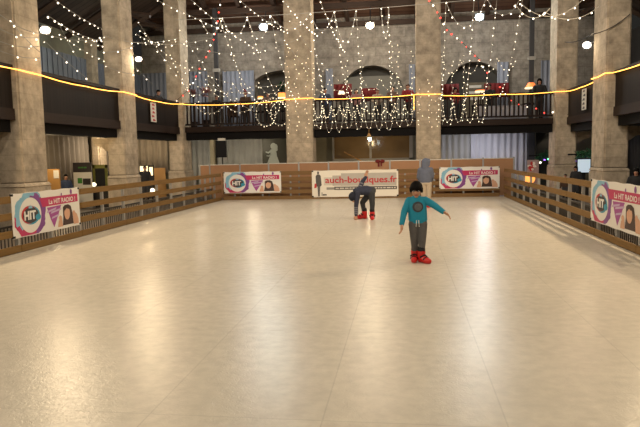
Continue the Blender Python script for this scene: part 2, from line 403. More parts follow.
pillar(-9.74,-9.1,24.95,26.0, 'stone pillar at the back left corner next to the loudspeaker')
pillar(-4.75,-3.66,25.0,26.0, 'left of the two stone pillars standing free behind the back fence')
pillar(.49,1.44,25.0,26.0, 'right of the two stone pillars behind the back fence, behind the hooded skater')
pillar(5.74,6.5,24.8,26.0, 'stone pillar at the back right corner where the balconies meet', 1)
pillar(5.87,6.55,19.4,20.7, 'nearest stone pillar on the right beside the right banner', 1)

# ------------------------------------------------------------------ balconies
ZD, ZR = 2.95, 3.96
def side_balcony(xf, s, y0, y1, label):
    """xf: rink-side face; s=+1 when the rink lies towards +x"""
    t = root('balcony', (xf, (y0+y1)/2, 2.38), label, 'balcony', 'boarded side balconies')
    def bx(name, d0, d1, z0, z1, m, e=0):
        a, c = xf-s*d0, xf-s*d1
        add(name, B_box(min(a,c), max(a,c), y0-e, y1+e, z0, z1), m, t)
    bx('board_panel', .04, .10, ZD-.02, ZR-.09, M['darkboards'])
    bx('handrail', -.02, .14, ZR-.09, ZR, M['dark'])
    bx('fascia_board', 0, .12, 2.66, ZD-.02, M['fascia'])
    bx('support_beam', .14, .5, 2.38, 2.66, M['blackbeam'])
side_balcony(-9.2, 1, 8.2, 13.86, 'dark balcony section at the left edge in front of the nearest left pillar')
side_balcony(-9.2, 1, 15.0, 19.46, 'dark boarded balcony between the nearest and middle left pillars')
side_balcony(-9.2, 1, 20.55, 24.9, 'dark boarded balcony with a white sign, left of the back left corner pillar')
side_balcony(6.08, -1, 13.0, 19.34, 'dark boarded balcony at the right edge beside the nearest right pillar')
side_balcony(6.12, -1, 20.75, 24.75, 'dark boarded balcony with a pale sign between the two right pillars')
struct('floor_gallery_left', B_box(-12.85,-9.78,8,29.9,2.70,2.92), M['blackbeam']); struct('floor_gallery_right', B_box(6.6,9.55,8,29.9,2.70,2.92), M['blackbeam'])
struct('floor_gallery_back', B_box(-9.77,6.59,26.05,29.9,2.72,2.93), M['blackbeam'])
def back_balcony(x0, x1, label, low=None):
    t = root('balcony', ((x0+x1)/2, 25.3, 2.4), label, 'balcony', 'back balconies with balusters')
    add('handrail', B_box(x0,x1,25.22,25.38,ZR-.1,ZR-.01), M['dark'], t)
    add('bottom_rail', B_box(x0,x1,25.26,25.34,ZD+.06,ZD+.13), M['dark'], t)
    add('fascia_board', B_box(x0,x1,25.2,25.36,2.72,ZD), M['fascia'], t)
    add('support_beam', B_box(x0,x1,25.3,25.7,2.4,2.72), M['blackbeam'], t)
    nb = int((x1-x0)/.165); me = None
    for k in range(nb):
        x = x0 + (k+.5)*(x1-x0)/nb
        if me is None:
            o = add('baluster', B_box(-.03,.03,-.025,.025,0,ZR-.1-ZD-.1), M['dark'], t, local=True); me = o.data
            o.location = V((x,25.3,ZD+.1)) - ORG[t]
        else: addme('baluster', me, t, V((x,25.3,ZD+.1)) - ORG[t])
    return t
back_balcony(-9.08,-4.77, 'back balcony between the corner and left free pillars, in front of the curtains')
back_balcony(-3.64,.47, 'back balcony in the middle behind the scalloped curtain of lights')
rb_ = back_balcony(1.46,5.72, 'back balcony on the right with a lit orange lampshade above its rail')
add('infill_panel', B_box(at(479,110,25.6).x,at(527,110,25.6).x,25.6,25.63,2.94,3.5), mat('pale_infill', (.45,.44,.50), .6, .08), rb_, label='pale low panel')

# ------------------------------------------------------------------ rink fences
RH = 1.06
def side_fence(x, s, ys, ye, label):
    """x: rink-side face of the boards, s = +1 when the outside is towards +x"""
    t = root('wooden_fence', (x, (ys+ye)/2, -.02), label, 'fence', 'slatted wooden rink fences')
    posts = []; y = 22.72
    while y > ys: posts.append(y); y -= 1.105
    joints = sorted([ys, ye] + posts[1::2])
    for z0 in (.0, .30, .61, .92):
        for a, c in zip(joints, joints[1:]):
            j = random.uniform(-.006, .006)
            bb = B(); p, q = x+j*.3, x+s*.04+j*.3; box(bb, min(p,q), max(p,q), a+.006, c-.006, z0+j+.006, z0+.135+j, .006)
            add('rail', bb, M['fence'], t)
    for y in posts:
        p, q = x+s*.045, x+s*.105
        add('post', B_box(min(p,q), max(p,q), y-.03, y+.03, -.02, RH-.05), M['steel'], t)
    g = root('barred_barrier', (x+s*.3, (ys+ye)/2, -.02), 'low grey barred barrier standing outside the %s rink fence' % ('right' if s > 0 else 'left'), 'barrier', 'low barred barriers')
    bb = B(); y = ys
    while y < ye-.2:
        cyl(bb, (x+s*.3,y,-.02), (x+s*.3,y,.46), .012, seg=6); y += .105
    add('bars', bb, M['grille'], g)
    add('top_bar', B_box(x+s*.3-.02, x+s*.3+.02, ys, ye-.2, .44,.48), M['grille'], g)
side_fence(-7.05, -1, 6.0, 23.38, 'long slatted wooden fence along the left side of the rink')
side_fence(3.72, 1, 6.0, 24.04, 'long slatted wooden fence along the right side of the rink')
t = root('wooden_fence', (-7.05, 23.41, -.02), 'slatted wooden fence across the back of the rink, behind three banners', 'fence', 'slatted wooden rink fences', rot=BANG)
for z0 in (0, .24, .48, .72, .95):
    for k in range(5):
        bb = B(); box(bb, .05+k*2.12, .04+(k+1)*2.12, .0, .04, z0+.006, z0+.16, .006); add('rail', bb, M['fencex'], t, local=True)
for k in range(10): add('post', B_box(.5+k*1.1-.03, .5+k*1.1+.03, .045, .10, 0, 1.06), M['steel'], t, local=True)

PX = [-8.25,-7.83,-6.57,-5.385,-4.16,-2.966,-1.77,-.55,.616,1.805,3.0,4.14]
for k, (a, c) in enumerate(zip(PX, PX[1:])):
    yy = 24.45; top = 1.37 + .008*k
    t = root('barrier_panel', ((a+c)/2, yy, -.02), '%s brown pale-topped barrier panel from the left behind the back fence' % ORD[k], 'barrier panel', 'brown barrier panels behind the back fence')
    add('board', B_box(a+.03, c-.03, yy, yy+.03, .02, top-.03), M['panel'], t)
    add('top_edge', B_box(a+.03, c-.03, yy-.015, yy+.045, top-.03, top), M['paleedge'], t)
    add('post', B_box(c-.03, c+.03, yy-.02, yy+.05, -.02, top+.03), M['steel'], t)
    if k == 0: add('post', B_box(a-.03, a+.03, yy-.02, yy+.05, -.02, top+.03), M['steel'], t)

# ------------------------------------------------------------------ banners
def sheet_bm(w, h, sag=.012):
    bm = B(); nx = 24
    top = []; bot = []
    for k in range(nx+1):
        u = k/nx; s_ = sag*math.sin(PI*u*4)**2
        top.append((-w/2+w*u, h-s_)); bot.append((-w/2+w*u, s_*.6))
    for y in (0, .008):
        A = [bm.verts.new((p[0], y, p[1])) for p in top]; C = [bm.verts.new((p[0], y, p[1])) for p in bot]
        for k in range(nx): bm.faces.new((C[k], C[k+1], A[k+1], A[k]))
        if y == 0: A0, C0 = A, C
    for P, Q in ((A0, A), (C0, C)):
        for k in range(nx): bm.faces.new((P[k], P[k+1], Q[k+1], Q[k]))
    bm.faces.new((A0[0],C0[0],C[0],A[0])); bm.faces.new((A0[-1],C0[-1],C[-1],A[-1]))
    bmesh.ops.recalc_face_normals(bm, faces=bm.faces); return bm
def hit_banner(loc, rot, label):
    w, h = 2.24, .83
    t = root('banner', loc, label, 'banner', 'white radio banners with a ring logo', rot=rot)
    add('sheet', sheet_bm(w, h), M['white'], t, local=True)
    P = lambda u, v: (-w/2+u*w, h*(1-v))
    c = P(.235, .53)
    rnd = random.Random(3)
    b = B()                                          # coloured ring, rough outer edge
    n = 72; R0 = .335
    rad = [.47 + .035*math.sin(q_*5)*math.sin(q_*3+1) + rnd.uniform(-.012,.012) for q_ in (2*PI*k/n for k in range(n+1))]
    rad[n] = rad[0]; cl = lambda q: (max(q[0], -w/2+.02), min(max(q[1], .02), h-.015))
    for k in range(n):
        a0, a1 = 2*PI*k/n, 2*PI*(k+1)/n; am = math.degrees((a0+a1)/2)
        for f0, f1, sh in ((0,.3,-22),(.3,.75,0),(.75,1,24)):
            aa = (am+sh) % 360; mi = 0 if 70 < aa < 205 else (2 if 205 <= aa < 275 else 1)
            ra, rb = (R0+(rad[k]-R0)*f0, R0+(rad[k]-R0)*f1), (R0+(rad[k+1]-R0)*f0, R0+(rad[k+1]-R0)*f1)
            q = [(c[0]+ra[0]*math.cos(a0), c[1]+ra[0]*math.sin(a0)), (c[0]+ra[1]*math.cos(a0), c[1]+ra[1]*math.sin(a0)),
                 (c[0]+rb[1]*math.cos(a1), c[1]+rb[1]*math.sin(a1)), (c[0]+rb[0]*math.cos(a1), c[1]+rb[0]*math.sin(a1))]
            q = [cl(v) for v in q]
            if abs((q[1][0]-q[0][0])*(q[2][1]-q[0][1])-(q[1][1]-q[0][1])*(q[2][0]-q[0][0])) + abs((q[2][0]-q[0][0])*(q[3][1]-q[0][1])-(q[2][1]-q[0][1])*(q[3][0]-q[0][0])) > 1e-6: poly(b, q, -.003, mi)
    add('ring_emblem', b, [M['blue'], M['purple'], M['magenta']], t, local=True)
    b = B()                                          # round badge
    oval(b, (c[0]+.02, c[1]-.005), .265, .175, -.004, 0); oval(b, (c[0]-.035, c[1]+.012), .24, .17, -.005, 1); oval(b, (c[0]+.005, c[1]), .235, .15, -.006, 2)
    oval(b, (c[0]+.225, c[1]-.055), .085, .06, -.007, 0)
    poly(b, [(c[0]-.06,c[1]+.13),(c[0]+.06,c[1]+.13),(c[0]+.05,c[1]+.185),(c[0]+.02,c[1]+.16),(c[0],c[1]+.20),(c[0]-.02,c[1]+.16),(c[0]-.05,c[1]+.185)], -.008, 3)
    add('logo_badge', b, [M['cyan'], M['redprint'], M['ink'], M['blue']], t, local=True)
    add('logo_lettering', text_bm('HIT', c[0]-.20, c[0]+.155, c[1]-.085, c[1]+.085, -.009, .045), M['white'], t, local=True)
    b = B(); poly(b, [P(.37,.17), P(.97,.17), P(.97,.37), P(.405,.39)], -.004); add('headline_band', b, M['magenta'], t, local=True)
    x0, z0 = P(.50,.345); x1, z1 = P(.925,.225)
    add('headline_lettering', text_bm('La HIT RADIO !', x0, x1, z0, z1, -.006, .022), M['white'], t, local=True)
    b = B()                                          # violet shapes and brush strokes
    poly(b, [P(.47,.42), P(.69,.40), P(.64,.62), P(.565,.92), P(.52,.72)], -.003, 0)
    for u0, v0, u1, v1 in ((.46,.50,.60,.44),(.52,.53,.68,.47),(.53,.66,.64,.61)):
        poly(b, [P(u0,v0+.05), P(u1,v1+.05), P(u1+.01,v1), P(u0+.01,v0)], -.006, 1)
    add('violet_graphic', b, [M['violet'], M['lilac']], t, local=True)
    for u, v, r_ in ((.86,.10,.04),(.70,.14,.022)): b = B(); oval(b, P(u,v), r_, r_*1.4, -.0065, 0, 20); add('purple_dot', b, M['purple'], t, local=True)
    b = B()                                          # portrait: dark hair, face, two raised hands
    poly(b, [P(.715,.47), P(.745,.42), P(.80,.41), P(.845,.46), P(.865,.62), P(.88,.92), P(.70,.92), P(.715,.70)], -.005, 1)
    poly(b, [P(.62,.94), P(.635,.80), P(.67,.70), P(.69,.72), P(.70,.94)], -.0055, 0); poly(b, [P(.88,.94), P(.875,.72), P(.90,.62), P(.94,.68), P(.965,.80), P(.97,.94)], -.0055, 0)
    oval(b, P(.777,.63), .105, .135, -.007, 0, 28); poly(b, [P(.72,.50),P(.78,.44),P(.84,.50),P(.80,.53),P(.77,.50),P(.74,.56)], -.009, 1)
    oval(b, P(.665,.72), .055, .05, -.0075, 0, 20); oval(b, P(.89,.66), .05, .06, -.0075, 0, 20)
    add('portrait', b, [M['printskin'], M['printhair']], t, local=True)
    for sx in (-1, 1):
        for zz in (.03, h-.03): add('corner_tie', B_box(sx*(w/2-.02)-.02, sx*(w/2-.02)+.02, -.012, .03, zz-.02, zz+.02), M['black'], t, local=True)
    return t
hit_banner((-7.05+.016, 11.50, .27), PI/2, 'white radio banner with ring logo hanging on the left fence').scale.x = 1.05
hit_banner((3.72-.016, 11.60, .29), -PI/2, 'white radio banner with ring logo hanging on the right fence').scale.x = 1.25
bl = lambda x: (x, fy(x)-.016)
hit_banner((*bl(-5.83), .265), BANG, 'white ring-logo banner at the left end of the back fence, below the loudspeaker')
hit_banner((*bl(2.44), .31), BANG, 'white ring-logo banner on the back fence right of the hooded skater')

w, h = 3.3, 1.03
t = root('banner', (*bl(-1.87), .065), 'wide cream banner with red lettering and a dark figure on the back fence', 'banner', rot=BANG)
add('sheet', sheet_bm(w, h), M['cream'], t, local=True)
P = lambda u, v: (-w/2+u*w, h*(1-v))
b = B()
for k, (u0, u1, v0, v1) in enumerate(((.14,.26,.26,.56),(.24,.36,.20,.58),(.34,.98,.12,.59))):
    p, q = P(u0, v1), P(u1, v0); poly(b, [(p[0],p[1]),(q[0],p[1]),(q[0],q[1]),(p[0],q[1])], -.003-.0006*k, (2,1,1)[k])
for k, (u0, u1) in enumerate(((.45,.62),(.50,.60))):
    p, q = P(u0, .55), P(u1, .16); poly(b, [(p[0],p[1]),(q[0],p[1]),(q[0],q[1]),(p[0],q[1])], -.006-.0006*k, 1)
p, q = P(.26,.735), P(.985,.615); poly(b, [(p[0],p[1]),(q[0],p[1]),(q[0],q[1]),(p[0],q[1])], -.008, 3)
p, q = P(.17,.725), P(.27,.635); poly(b, [(p[0],p[1]),(q[0],p[1]),(q[0],q[1]),(p[0],q[1])], -.008, 0)
add('grey_graphic', b, [M['greyprint'], M['greyprint2'], M['greyprint3'], M['smoke']], t, local=True)
x0, z0 = P(.155,.555); x1, z1 = P(.985,.235)
add('lettering', text_bm('auch-boutiques.fr', x0, x1, z0, z1, -.012, .018), M['redprint'], t, local=True, label='red lettering')
b = B(); u = .275                                    # small illegible line of print in the dark strip
while u < .96:
    l = random.uniform(.015,.05); p, q = P(u,.70), P(min(u+l,.97),.655); poly(b, [(p[0],p[1]),(q[0],p[1]),(q[0],q[1]),(p[0],q[1])], -.011); u += l+.01
add('small_print', b, M['greyprint3'], t, local=True)
b = B()                                              # standing figure with a red bag
oval(b, P(.073,.09), .038, .055, -.006, 0, 20)
poly(b, [P(.060,.15),P(.086,.15),P(.104,.20),P(.108,.36),P(.113,.55),P(.098,.60),P(.050,.60),P(.046,.40),P(.044,.22)], -.006, 0)
poly(b, [P(.064,.59),P(.080,.59),P(.082,.97),P(.070,.97)], -.0065, 0); poly(b, [P(.082,.59),P(.096,.59),P(.088,.97),P(.080,.97)], -.0068, 0)
poly(b, [P(.030,.50),P(.052,.48),P(.055,.64),P(.026,.66)], -.008, 1)
add('figure_print', b, [M['smoke'], M['redprint']], t, local=True)
b = B()
for (u0,u1,v0,v1) in ((.112,.120,.82,.95),(.126,.150,.885,.94),(.153,.168,.885,.94)):
    p, q = P(u0,v1), P(u1,v0); poly(b, [(p[0],p[1]),(q[0],p[1]),(q[0],q[1]),(p[0],q[1])], -.006)
add('caption_print', b, M['smoke'], t, local=True)
for u in (.008,.992):
    for v in (.03,.97): p = P(u,v); add('corner_tie', B_box(p[0]-.03,p[0]+.03,-.012,.03,p[1]-.025,p[1]+.025), M['black'], t, local=True)

# ------------------------------------------------------------------ people
def hand(bm, w, d, side, s, curl=.35, fr=.0075):
    """palm, four unequal bent fingers and a thumb; w wrist, d pointing direction, side = towards the thumb, s = hand length"""
    w, d = V(w), V(d).normalized(); side = V(side); side = (side - d*side.dot(d)).normalized(); n = d.cross(side).normalized()
    pl = s*.5
    for k in (-1.2,-.4,.4,1.2): limb(bm, [w+d*.004+side*k*s*.06, w+d*pl+side*k*s*.11], [s*.105, s*.09], 2)
    for i, l in enumerate((.40,.46,.43,.34)):
        off = (1.5-i)*s*.105; p = w + d*pl + side*off; a = .12; pts = [p - d*s*.1, p]; dd = d + side*(1.5-i)*.06
        for q in (.42,.33,.27):
            a += curl; v = (dd.normalized()*math.cos(a) + n*math.sin(a)); p = p + v*s*l*q*1.05; pts.append(p)
        limb(bm, pts, [fr*1.1, fr*1.08, fr, fr*.95, fr*.85], 2)
    p = w + d*s*.12 + side*s*.12; q = p + (d*.75+side*.75).normalized()*s*.20; r = q + (d*.95+side*.2+n*.25).normalized()*s*.17
    limb(bm, [p, q, r], [fr*1.5, fr*1.2, fr], 2)
def rotm(yaw=0, pitch=0, roll=0):          # faces -y at rest; pitch>0 looks down
    return Matrix.Rotation(yaw,3,'Z') @ Matrix.Rotation(pitch,3,'X') @ Matrix.Rotation(roll,3,'Y')
def head_shapes(bm, c, R, s):
    """s: head height; face looks along R @ -y"""
    c = V(c); p = lambda x,y,z: c + R @ V((x*s, y*s, z*s))
    ell(bm, p(0,.03,.08), (.36*s,.42*s,.40*s), R); ell(bm, p(0,-.06,-.15), (.28*s,.31*s,.34*s), R)
    ell(bm, p(0,-.24,-.40), (.13*s,.10*s,.08*s), R, 2)
    limb(bm, [p(0,-.385,.03), p(0,-.43,-.10)], [.03*s,.062*s], 2)
    for x in (-1,1):
        ell(bm, p(x*.365,.03,-.04), (.04*s,.085*s,.13*s), R, 2); ell(bm, p(x*.16,-.30,-.10), (.11*s,.07*s,.09*s), R, 2)
def face_parts(t, c, R, s, O):
    c = V(c); p = lambda x,y,z: c - O + R @ V((x*s, y*s, z*s))
    for x in (-1,1):
        b = B(); ell(b, p(x*.15,-.345,.02), (.068*s,.045*s,.042*s), R, 2); e = add('eye', b, M['eye'], t, local=True, smooth=True)
        b = B(); ell(b, p(x*.15,-.382,.015), (.035*s,.018*s,.036*s), R, 2); add('iris', b, M['iris'], e, local=True, smooth=True)
        b = B(); limb(b, [p(x*.07,-.385,.10), p(x*.16,-.39,.125), p(x*.24,-.345,.10)], [.016*s]*3, 1); add('eyebrow', b, M['hair'], t, local=True, smooth=True)
    b = B(); ell(b, p(0,-.365,-.255), (.12*s,.03*s,.03*s), R, 2); ell(b, p(0,-.36,-.285), (.09*s,.03*s,.026*s), R, 2); add('mouth', b, M['lip'], t, local=True, smooth=True)
def person(loc, J, label, cat='person', group=None, top=None, legs=None, hairmat=None, hair='short', skin='skin', vox=.007, fine=True, thick=1.0, face=True, skates=False, shoe='black', hood=False):
    """J: joints in metres relative to loc (x right, y away, z up)"""
    O = V(loc); g = {k: (O+V(v) if isinstance(v, tuple) and k[:2] not in ('hd','th','ft') else v) for k, v in J.items()}
    ss = J['hs']*1.28
    if skates:
        for a in 'LR': g['an'+a].z = O.z + .375*ss
    t = root('person', loc, label, cat, group)
    R, hs = g['headR'], g['hs']; W = g['w']*thick
    chest, belly, pel = g['chest'], g['belly'], g['pelvis']
    ax = (g['shL']-g['shR']).normalized(); upv = (chest-pel).normalized(); fr = ax.cross(upv).normalized()
    TR = Matrix((ax, fr, upv)).transposed()
    def torso(bm, k, lowk=1):
        ell(bm, chest, (W*.92*k, W*.60*k, W*.95), TR); ell(bm, belly, (W*.80*k, W*.56*k, W*1.0), TR); ell(bm, pel, (W*.86*k*lowk, W*.62*k, W*.72), TR)
        for a in ('shL','shR'): limb(bm, [chest+upv*W*.35, g[a]], [W*.50*k, W*.36*k])
    b = B()                                          # the body: one continuous skin
    torso(b, .92); head_shapes(b, g['head'], R, hs)
    limb(b, [chest+upv*W*.4, g['head']+R@V((0,.06*hs,-.25*hs))], [W*.34, W*.30])
    for a in 'LR':
        limb(b, [g['sh'+a], g['el'+a], g['wr'+a]], [W*.30, W*.235, W*.155])
        d = g['hd'+a]; hand(b, g['wr'+a], d, g['th'+a], hs*.76, g.get('curl',.3), max(.0085, hs*.037))
        limb(b, [g['hip'+a], g['kn'+a], g['an'+a]], [W*.50, W*.34, W*.22])
        fd = V(g['ft'+a]).normalized(); limb(b, [g['an'+a]+V((0,0,-.02)), g['an'+a]+fd*hs*.5+V((0,0,-hs*.18))], [W*.2, W*.17])
    b = fused(b, vox, 2); add('body', b, M[skin], t, smooth=True)
    if face: face_parts(t, g['head'], R, hs, O)
    b = B(); torso(b, 1.06, 1.0)                     # upper clothing
    lo_, hi_ = pel+upv*W*.16, chest
    bmesh.ops.create_cone(b, cap_ends=True, segments=28, radius1=1, radius2=.98, depth=(hi_-lo_).length, matrix=Matrix.Translation((lo_+hi_)/2) @ TR.to_4x4() @ Matrix.Diagonal((W*.97, W*.68, 1, 1)))
    limb(b, [chest+upv*W*.45, chest+upv*W*.80], [W*.50, W*.40])
    for a in 'LR':
        e = g['el'+a]; w_ = e.lerp(g['wr'+a], .96)
        limb(b, [g['sh'+a], e, w_], [W*.42, W*.345, W*.27])
        u = (g['wr'+a]-e).normalized(); cyl(b, w_, w_+u*W*.22, W*.27, W*.24, 16)
    if hood:
        h_ = g['head']; p = lambda x,y,z: h_ + R @ V((x*hs,y*hs,z*hs))
        ell(b, p(0,.09,.06), (.45*hs,.50*hs,.50*hs), R); limb(b, [p(0,.16,-.1), chest+upv*W*.55], [.42*hs, W*.62])
        limb(b, [p(-.33,-.24,.22),p(0,-.28,.44),p(.33,-.24,.22)], [.10*hs]*3); limb(b, [p(-.33,-.24,.22),p(-.31,-.24,-.25)], [.10*hs]*2); limb(b, [p(.33,-.24,.22),p(.31,-.24,-.25)], [.10*hs]*2)
    b = fused(b, vox, 2); topo = add('hoodie' if hood else 'sweater' if fine else 'jacket', b, M[top], t, smooth=True)
    b = B()                                          # trousers
    ell(b, pel - upv*W*.12, (W*.90, W*.66, W*.62), TR)
    for a in 'LR':
        k_, n_ = g['kn'+a], g['an'+a]; e = k_.lerp(n_, .80)
        limb(b, [g['hip'+a], k_, e], [W*.57, W*.42, W*.31])
    b = fused(b, vox, 2); add('trousers', b, M[legs], t, smooth=True)
    if hair:
        h_ = g['head']; p = lambda x,y,z: h_ + R @ V((x*hs,y*hs,z*hs)); b = B()
        if hair == 'bowl':
            ell(b, p(0,.045,.15), (.42*hs,.46*hs,.42*hs), R); ell(b, p(0,.22,-.08), (.37*hs,.29*hs,.36*hs), R)
            ell(b, p(0,-.03,.20), (.405*hs,.425*hs,.30*hs), R); limb(b, [p(-.29,-.25,.17),p(-.14,-.345,.165),p(.02,-.355,.15),p(.16,-.34,.165),p(.29,-.25,.15)], [.085*hs,.07*hs,.065*hs,.07*hs,.085*hs])
            for x in (-1,1): limb(b, [p(x*.36,-.12,.14), p(x*.375,-.06,-.06), p(x*.36,.08,-.18)], [.09*hs,.07*hs,.07*hs])
        elif hair == 'long':
            ell(b, p(0,.06,.14), (.41*hs,.45*hs,.42*hs), R); limb(b, [p(0,.2,0),p(0,.24,-.35),p(0,.25,-.6)], [.36*hs,.34*hs,.26*hs])
            for x in (-1,1): limb(b, [p(x*.33,-.08,.15), p(x*.37,0,-.2), p(x*.34,.1,-.55)], [.12*hs,.11*hs,.09*hs])
        elif hair == 'short':
            ell(b, p(0,.08,.15), (.395*hs,.43*hs,.39*hs), R); ell(b, p(0,.22,-.05), (.34*hs,.25*hs,.30*hs), R); limb(b, [p(-.26,-.24,.26),p(0,-.32,.32),p(.26,-.24,.26)], [.10*hs]*3)
        elif hair in ('beanie','santa'):
            ell(b, p(0,.04,.16), (.43*hs,.48*hs,.44*hs), R); limb(b, [p(-.33,-.24,.10),p(0,-.40,.12),p(.33,-.24,.10),p(.40,.1,.04),p(.22,.42,-.02),p(-.22,.42,-.02),p(-.40,.1,.04),p(-.33,-.24,.10)], [.085*hs]*8)
            if hair == 'santa': limb(b, [p(0,.1,.4),p(-.1,.15,.75),p(-.35,.2,.95)], [.3*hs,.18*hs,.07*hs])
        b = fused(b, vox*.9, 2); add('hat' if hair in ('beanie','santa') else 'hair', b, M[hairmat], t, smooth=True)
    for a in 'LR':
        n_ = g['an'+a]; fd = V(g['ft'+a]).normalized(); sd = V((fd.y,-fd.x,0)).normalized()
        zg = n_.z if True else 0
        if skates:
            sole = n_ - V((0,0,ss*.37)); b = B()
            limb(b, [n_+V((0,0,ss*.16)), n_-V((0,0,ss*.10)), sole+V((0,0,ss*.13))-fd*ss*.05], [ss*.215,ss*.21,ss*.17])
            limb(b, [n_-V((0,0,ss*.12)), sole+fd*ss*.34+V((0,0,ss*.15)), sole+fd*ss*.58+V((0,0,ss*.13))], [ss*.20,ss*.19,ss*.14])
            b = fused(b, vox*.8, 1); sk = add('ice_skate', b, M['red'], t, smooth=True)
            Ob = ORG[t]
            b = B(); q = n_+V((0,0,ss*.22)); limb(b, [q-V((0,0,ss*.05)), q+V((0,0,ss*.12))], [ss*.195,ss*.20]); add('cuff', b, M['black'], sk, local=False, smooth=True)
            b = B(); q = n_-V((0,0,ss*.06))+fd*ss*.16
            limb(b, [q+sd*ss*.20, q+fd*ss*.10+V((0,0,ss*.10)), q-sd*ss*.20], [ss*.045]*3); q = q+fd*ss*.20-V((0,0,ss*.09)); limb(b, [q+sd*ss*.18, q+fd*ss*.04+V((0,0,ss*.12)), q-sd*ss*.18], [ss*.04]*3)
            add('buckle_strap', b, M['black'], sk, smooth=True)
            b = B(); A = sole-fd*ss*.26; C_ = sole+fd*ss*.72; th = .004
            prof = [(A,0),(A+V((0,0,ss*.02)),0),(A+fd*ss*.06+V((0,0,ss*.06)),0),(C_-fd*ss*.12+V((0,0,ss*.06)),0),(C_+V((0,0,ss*.05)),0),(C_-fd*ss*.03,0)]
            L_ = [b.verts.new(q[0]-V((0,0,ss*.0))+sd*th) for q in prof]; R_ = [b.verts.new(q[0]+V((0,0,0))-sd*th) for q in prof]
            b.faces.new(L_); b.faces.new(R_[::-1])
            for i in range(len(prof)): b.faces.new((L_[i], R_[i], R_[(i+1)%len(prof)], L_[(i+1)%len(prof)]))
            bmesh.ops.recalc_face_normals(b, faces=b.faces); add('blade', b, M['blade'], sk)
        else:
            b = B(); limb(b, [n_+V((0,0,.0)), n_-V((0,0,hs*.10)), n_+fd*hs*.55-V((0,0,hs*.16))], [W*.26,W*.28,W*.24]); add('shoe', fused(b, vox*1.2, 1), M[shoe], t, smooth=True)
    return t, topo, g

# the child in teal, arms held out for balance
L0 = (.205, 9.69, 0)
J = dict(head=(-.02,-.035,1.135), headR=rotm(-.08,.30,0), hs=.235, w=.152, chest=(-.01,.0,.905), belly=(0,.01,.76), pelvis=(.005,.015,.63),
    shL=(.115,.0,.965), elL=(.245,-.05,.895), wrL=(.375,-.10,.80), hdL=(.85,-.25,-.50), thL=(.2,-.9,.2),
    shR=(-.13,.0,.960), elR=(-.205,-.02,.80), wrR=(-.245,-.07,.615), hdR=(-.02,-.15,-1), thR=(.3,-.9,0),
    hipL=(.065,.01,.60), knL=(.065,-.03,.36), anL=(.055,-.03,.115), ftL=(.62,-.78,0),
    hipR=(-.06,.01,.60), knR=(-.055,.0,.37), anR=(-.045,.06,.125), ftR=(-.12,-.98,0), curl=.22)
J['anL'] = (.055,-.03,.09); J['anR'] = (-.045,.06,.09)
t, topo, g = person(L0, J, 'child in a teal sweater skating towards the camera with one arm held out', top='teal', legs='greytrouser', hairmat='hair', hair='bowl', vox=.0055, skates=True)
O = ORG[t]
ft_ = (0, -.110)
from mathutils.bvhtree import BVHTree
bvh = BVHTree.FromObject(topo, bpy.context.evaluated_depsgraph_get())
def front(x, z, lift=.004):
    h_ = bvh.ray_cast(V((x,-1,z)), V((0,1,0)))
    return V((x, (h_[0].y if h_[0] else -.1)-lift, z))
def disc(bm, cx_, cz_, r, lift, mi, n=26, rings=4):
    cen = bm.verts.new(front(cx_,cz_,lift)); prev = None
    for q in range(1, rings+1):
        ring = [bm.verts.new(front(cx_+r*q/rings*math.cos(2*PI*k/n), cz_+r*q/rings*math.sin(2*PI*k/n), lift)) for k in range(n)]
        for k in range(n):
            f = bm.faces.new((cen, ring[k], ring[(k+1)%n]) if prev is None else (prev[k], ring[k], ring[(k+1)%n], prev[(k+1)%n])); f.material_index = mi
        prev = ring
b = B(); disc(b, .0, .872, .083, .004, 0); disc(b, .006, .870, .058, .007, 1)   # round emblem on the chest
add('emblem', b, [M['emblem'], M['emblem2']], topo, local=True, label='dark round emblem')
for x in (-.020,.014):
    b = B(); tube(b, [(x,-.112,.668),(x*1.15,-.125,.625),(x*1.4,-.122,.57)], .0055, 6); add('drawstring', b, M['cordwhite'], topo, local=True)

# the child bending down, one hand on the ice, one arm up behind
L0 = (-.985, 16.1, 0)
J = dict(head=(-.315,-.06,.575), headR=rotm(-.75,.95,0), hs=.262, w=.166, chest=(-.145,0,.745), belly=(.0,.02,.775), pelvis=(.135,.03,.735),
    shL=(-.185,.125,.76), elL=(-.10,.20,.97), wrL=(-.015,.22,1.085), hdL=(.2,.05,1), thL=(-.7,-.5,0),
    shR=(-.20,-.12,.69), elR=(-.25,-.13,.38), wrR=(-.255,-.13,.125), hdR=(-.05,-.02,-1), thR=(-.8,-.3,0),
    hipL=(.10,.10,.69), knL=(-.10,.10,.43), anL=(-.055,.12,.09), ftL=(-1,-.18,0),
    hipR=(.145,-.04,.69), knR=(.165,-.06,.40), anR=(.155,-.05,.09), ftR=(.08,-1,0), curl=.15)
# torso axes need left minus right across the body
J['shL'], J['shR'] = J['shL'], J['shR']
t, topo, g = person(L0, J, 'child in a dark jacket and cap bending down to touch the rink with one hand', top='jacket', legs='darktrouser', hairmat='navy', hair='beanie', vox=.006, skates=True)
for k, f_ in enumerate((.25,.45,.65,.85)):           # paler bands round the lower sleeve
    p0, p1 = V(J['elR']), V(J['wrR']); c = p0.lerp(p1, f_); b = B(); cyl(b, c-V((0,0,.014)), c+V((0,0,.014)), .057, .056, 16); add('sleeve_band', b, M['stripe'], topo, local=True)
for k, f_ in enumerate((.15,.45,.75)):
    p0, p1 = V(J['shL']), V(J['elL']); c = p0.lerp(p1, f_); u = (p1-p0).normalized(); b = B(); cyl(b, c-u*.015, c+u*.015, .067, .066, 16); add('sleeve_band', b, M['stripe'], topo, local=True)

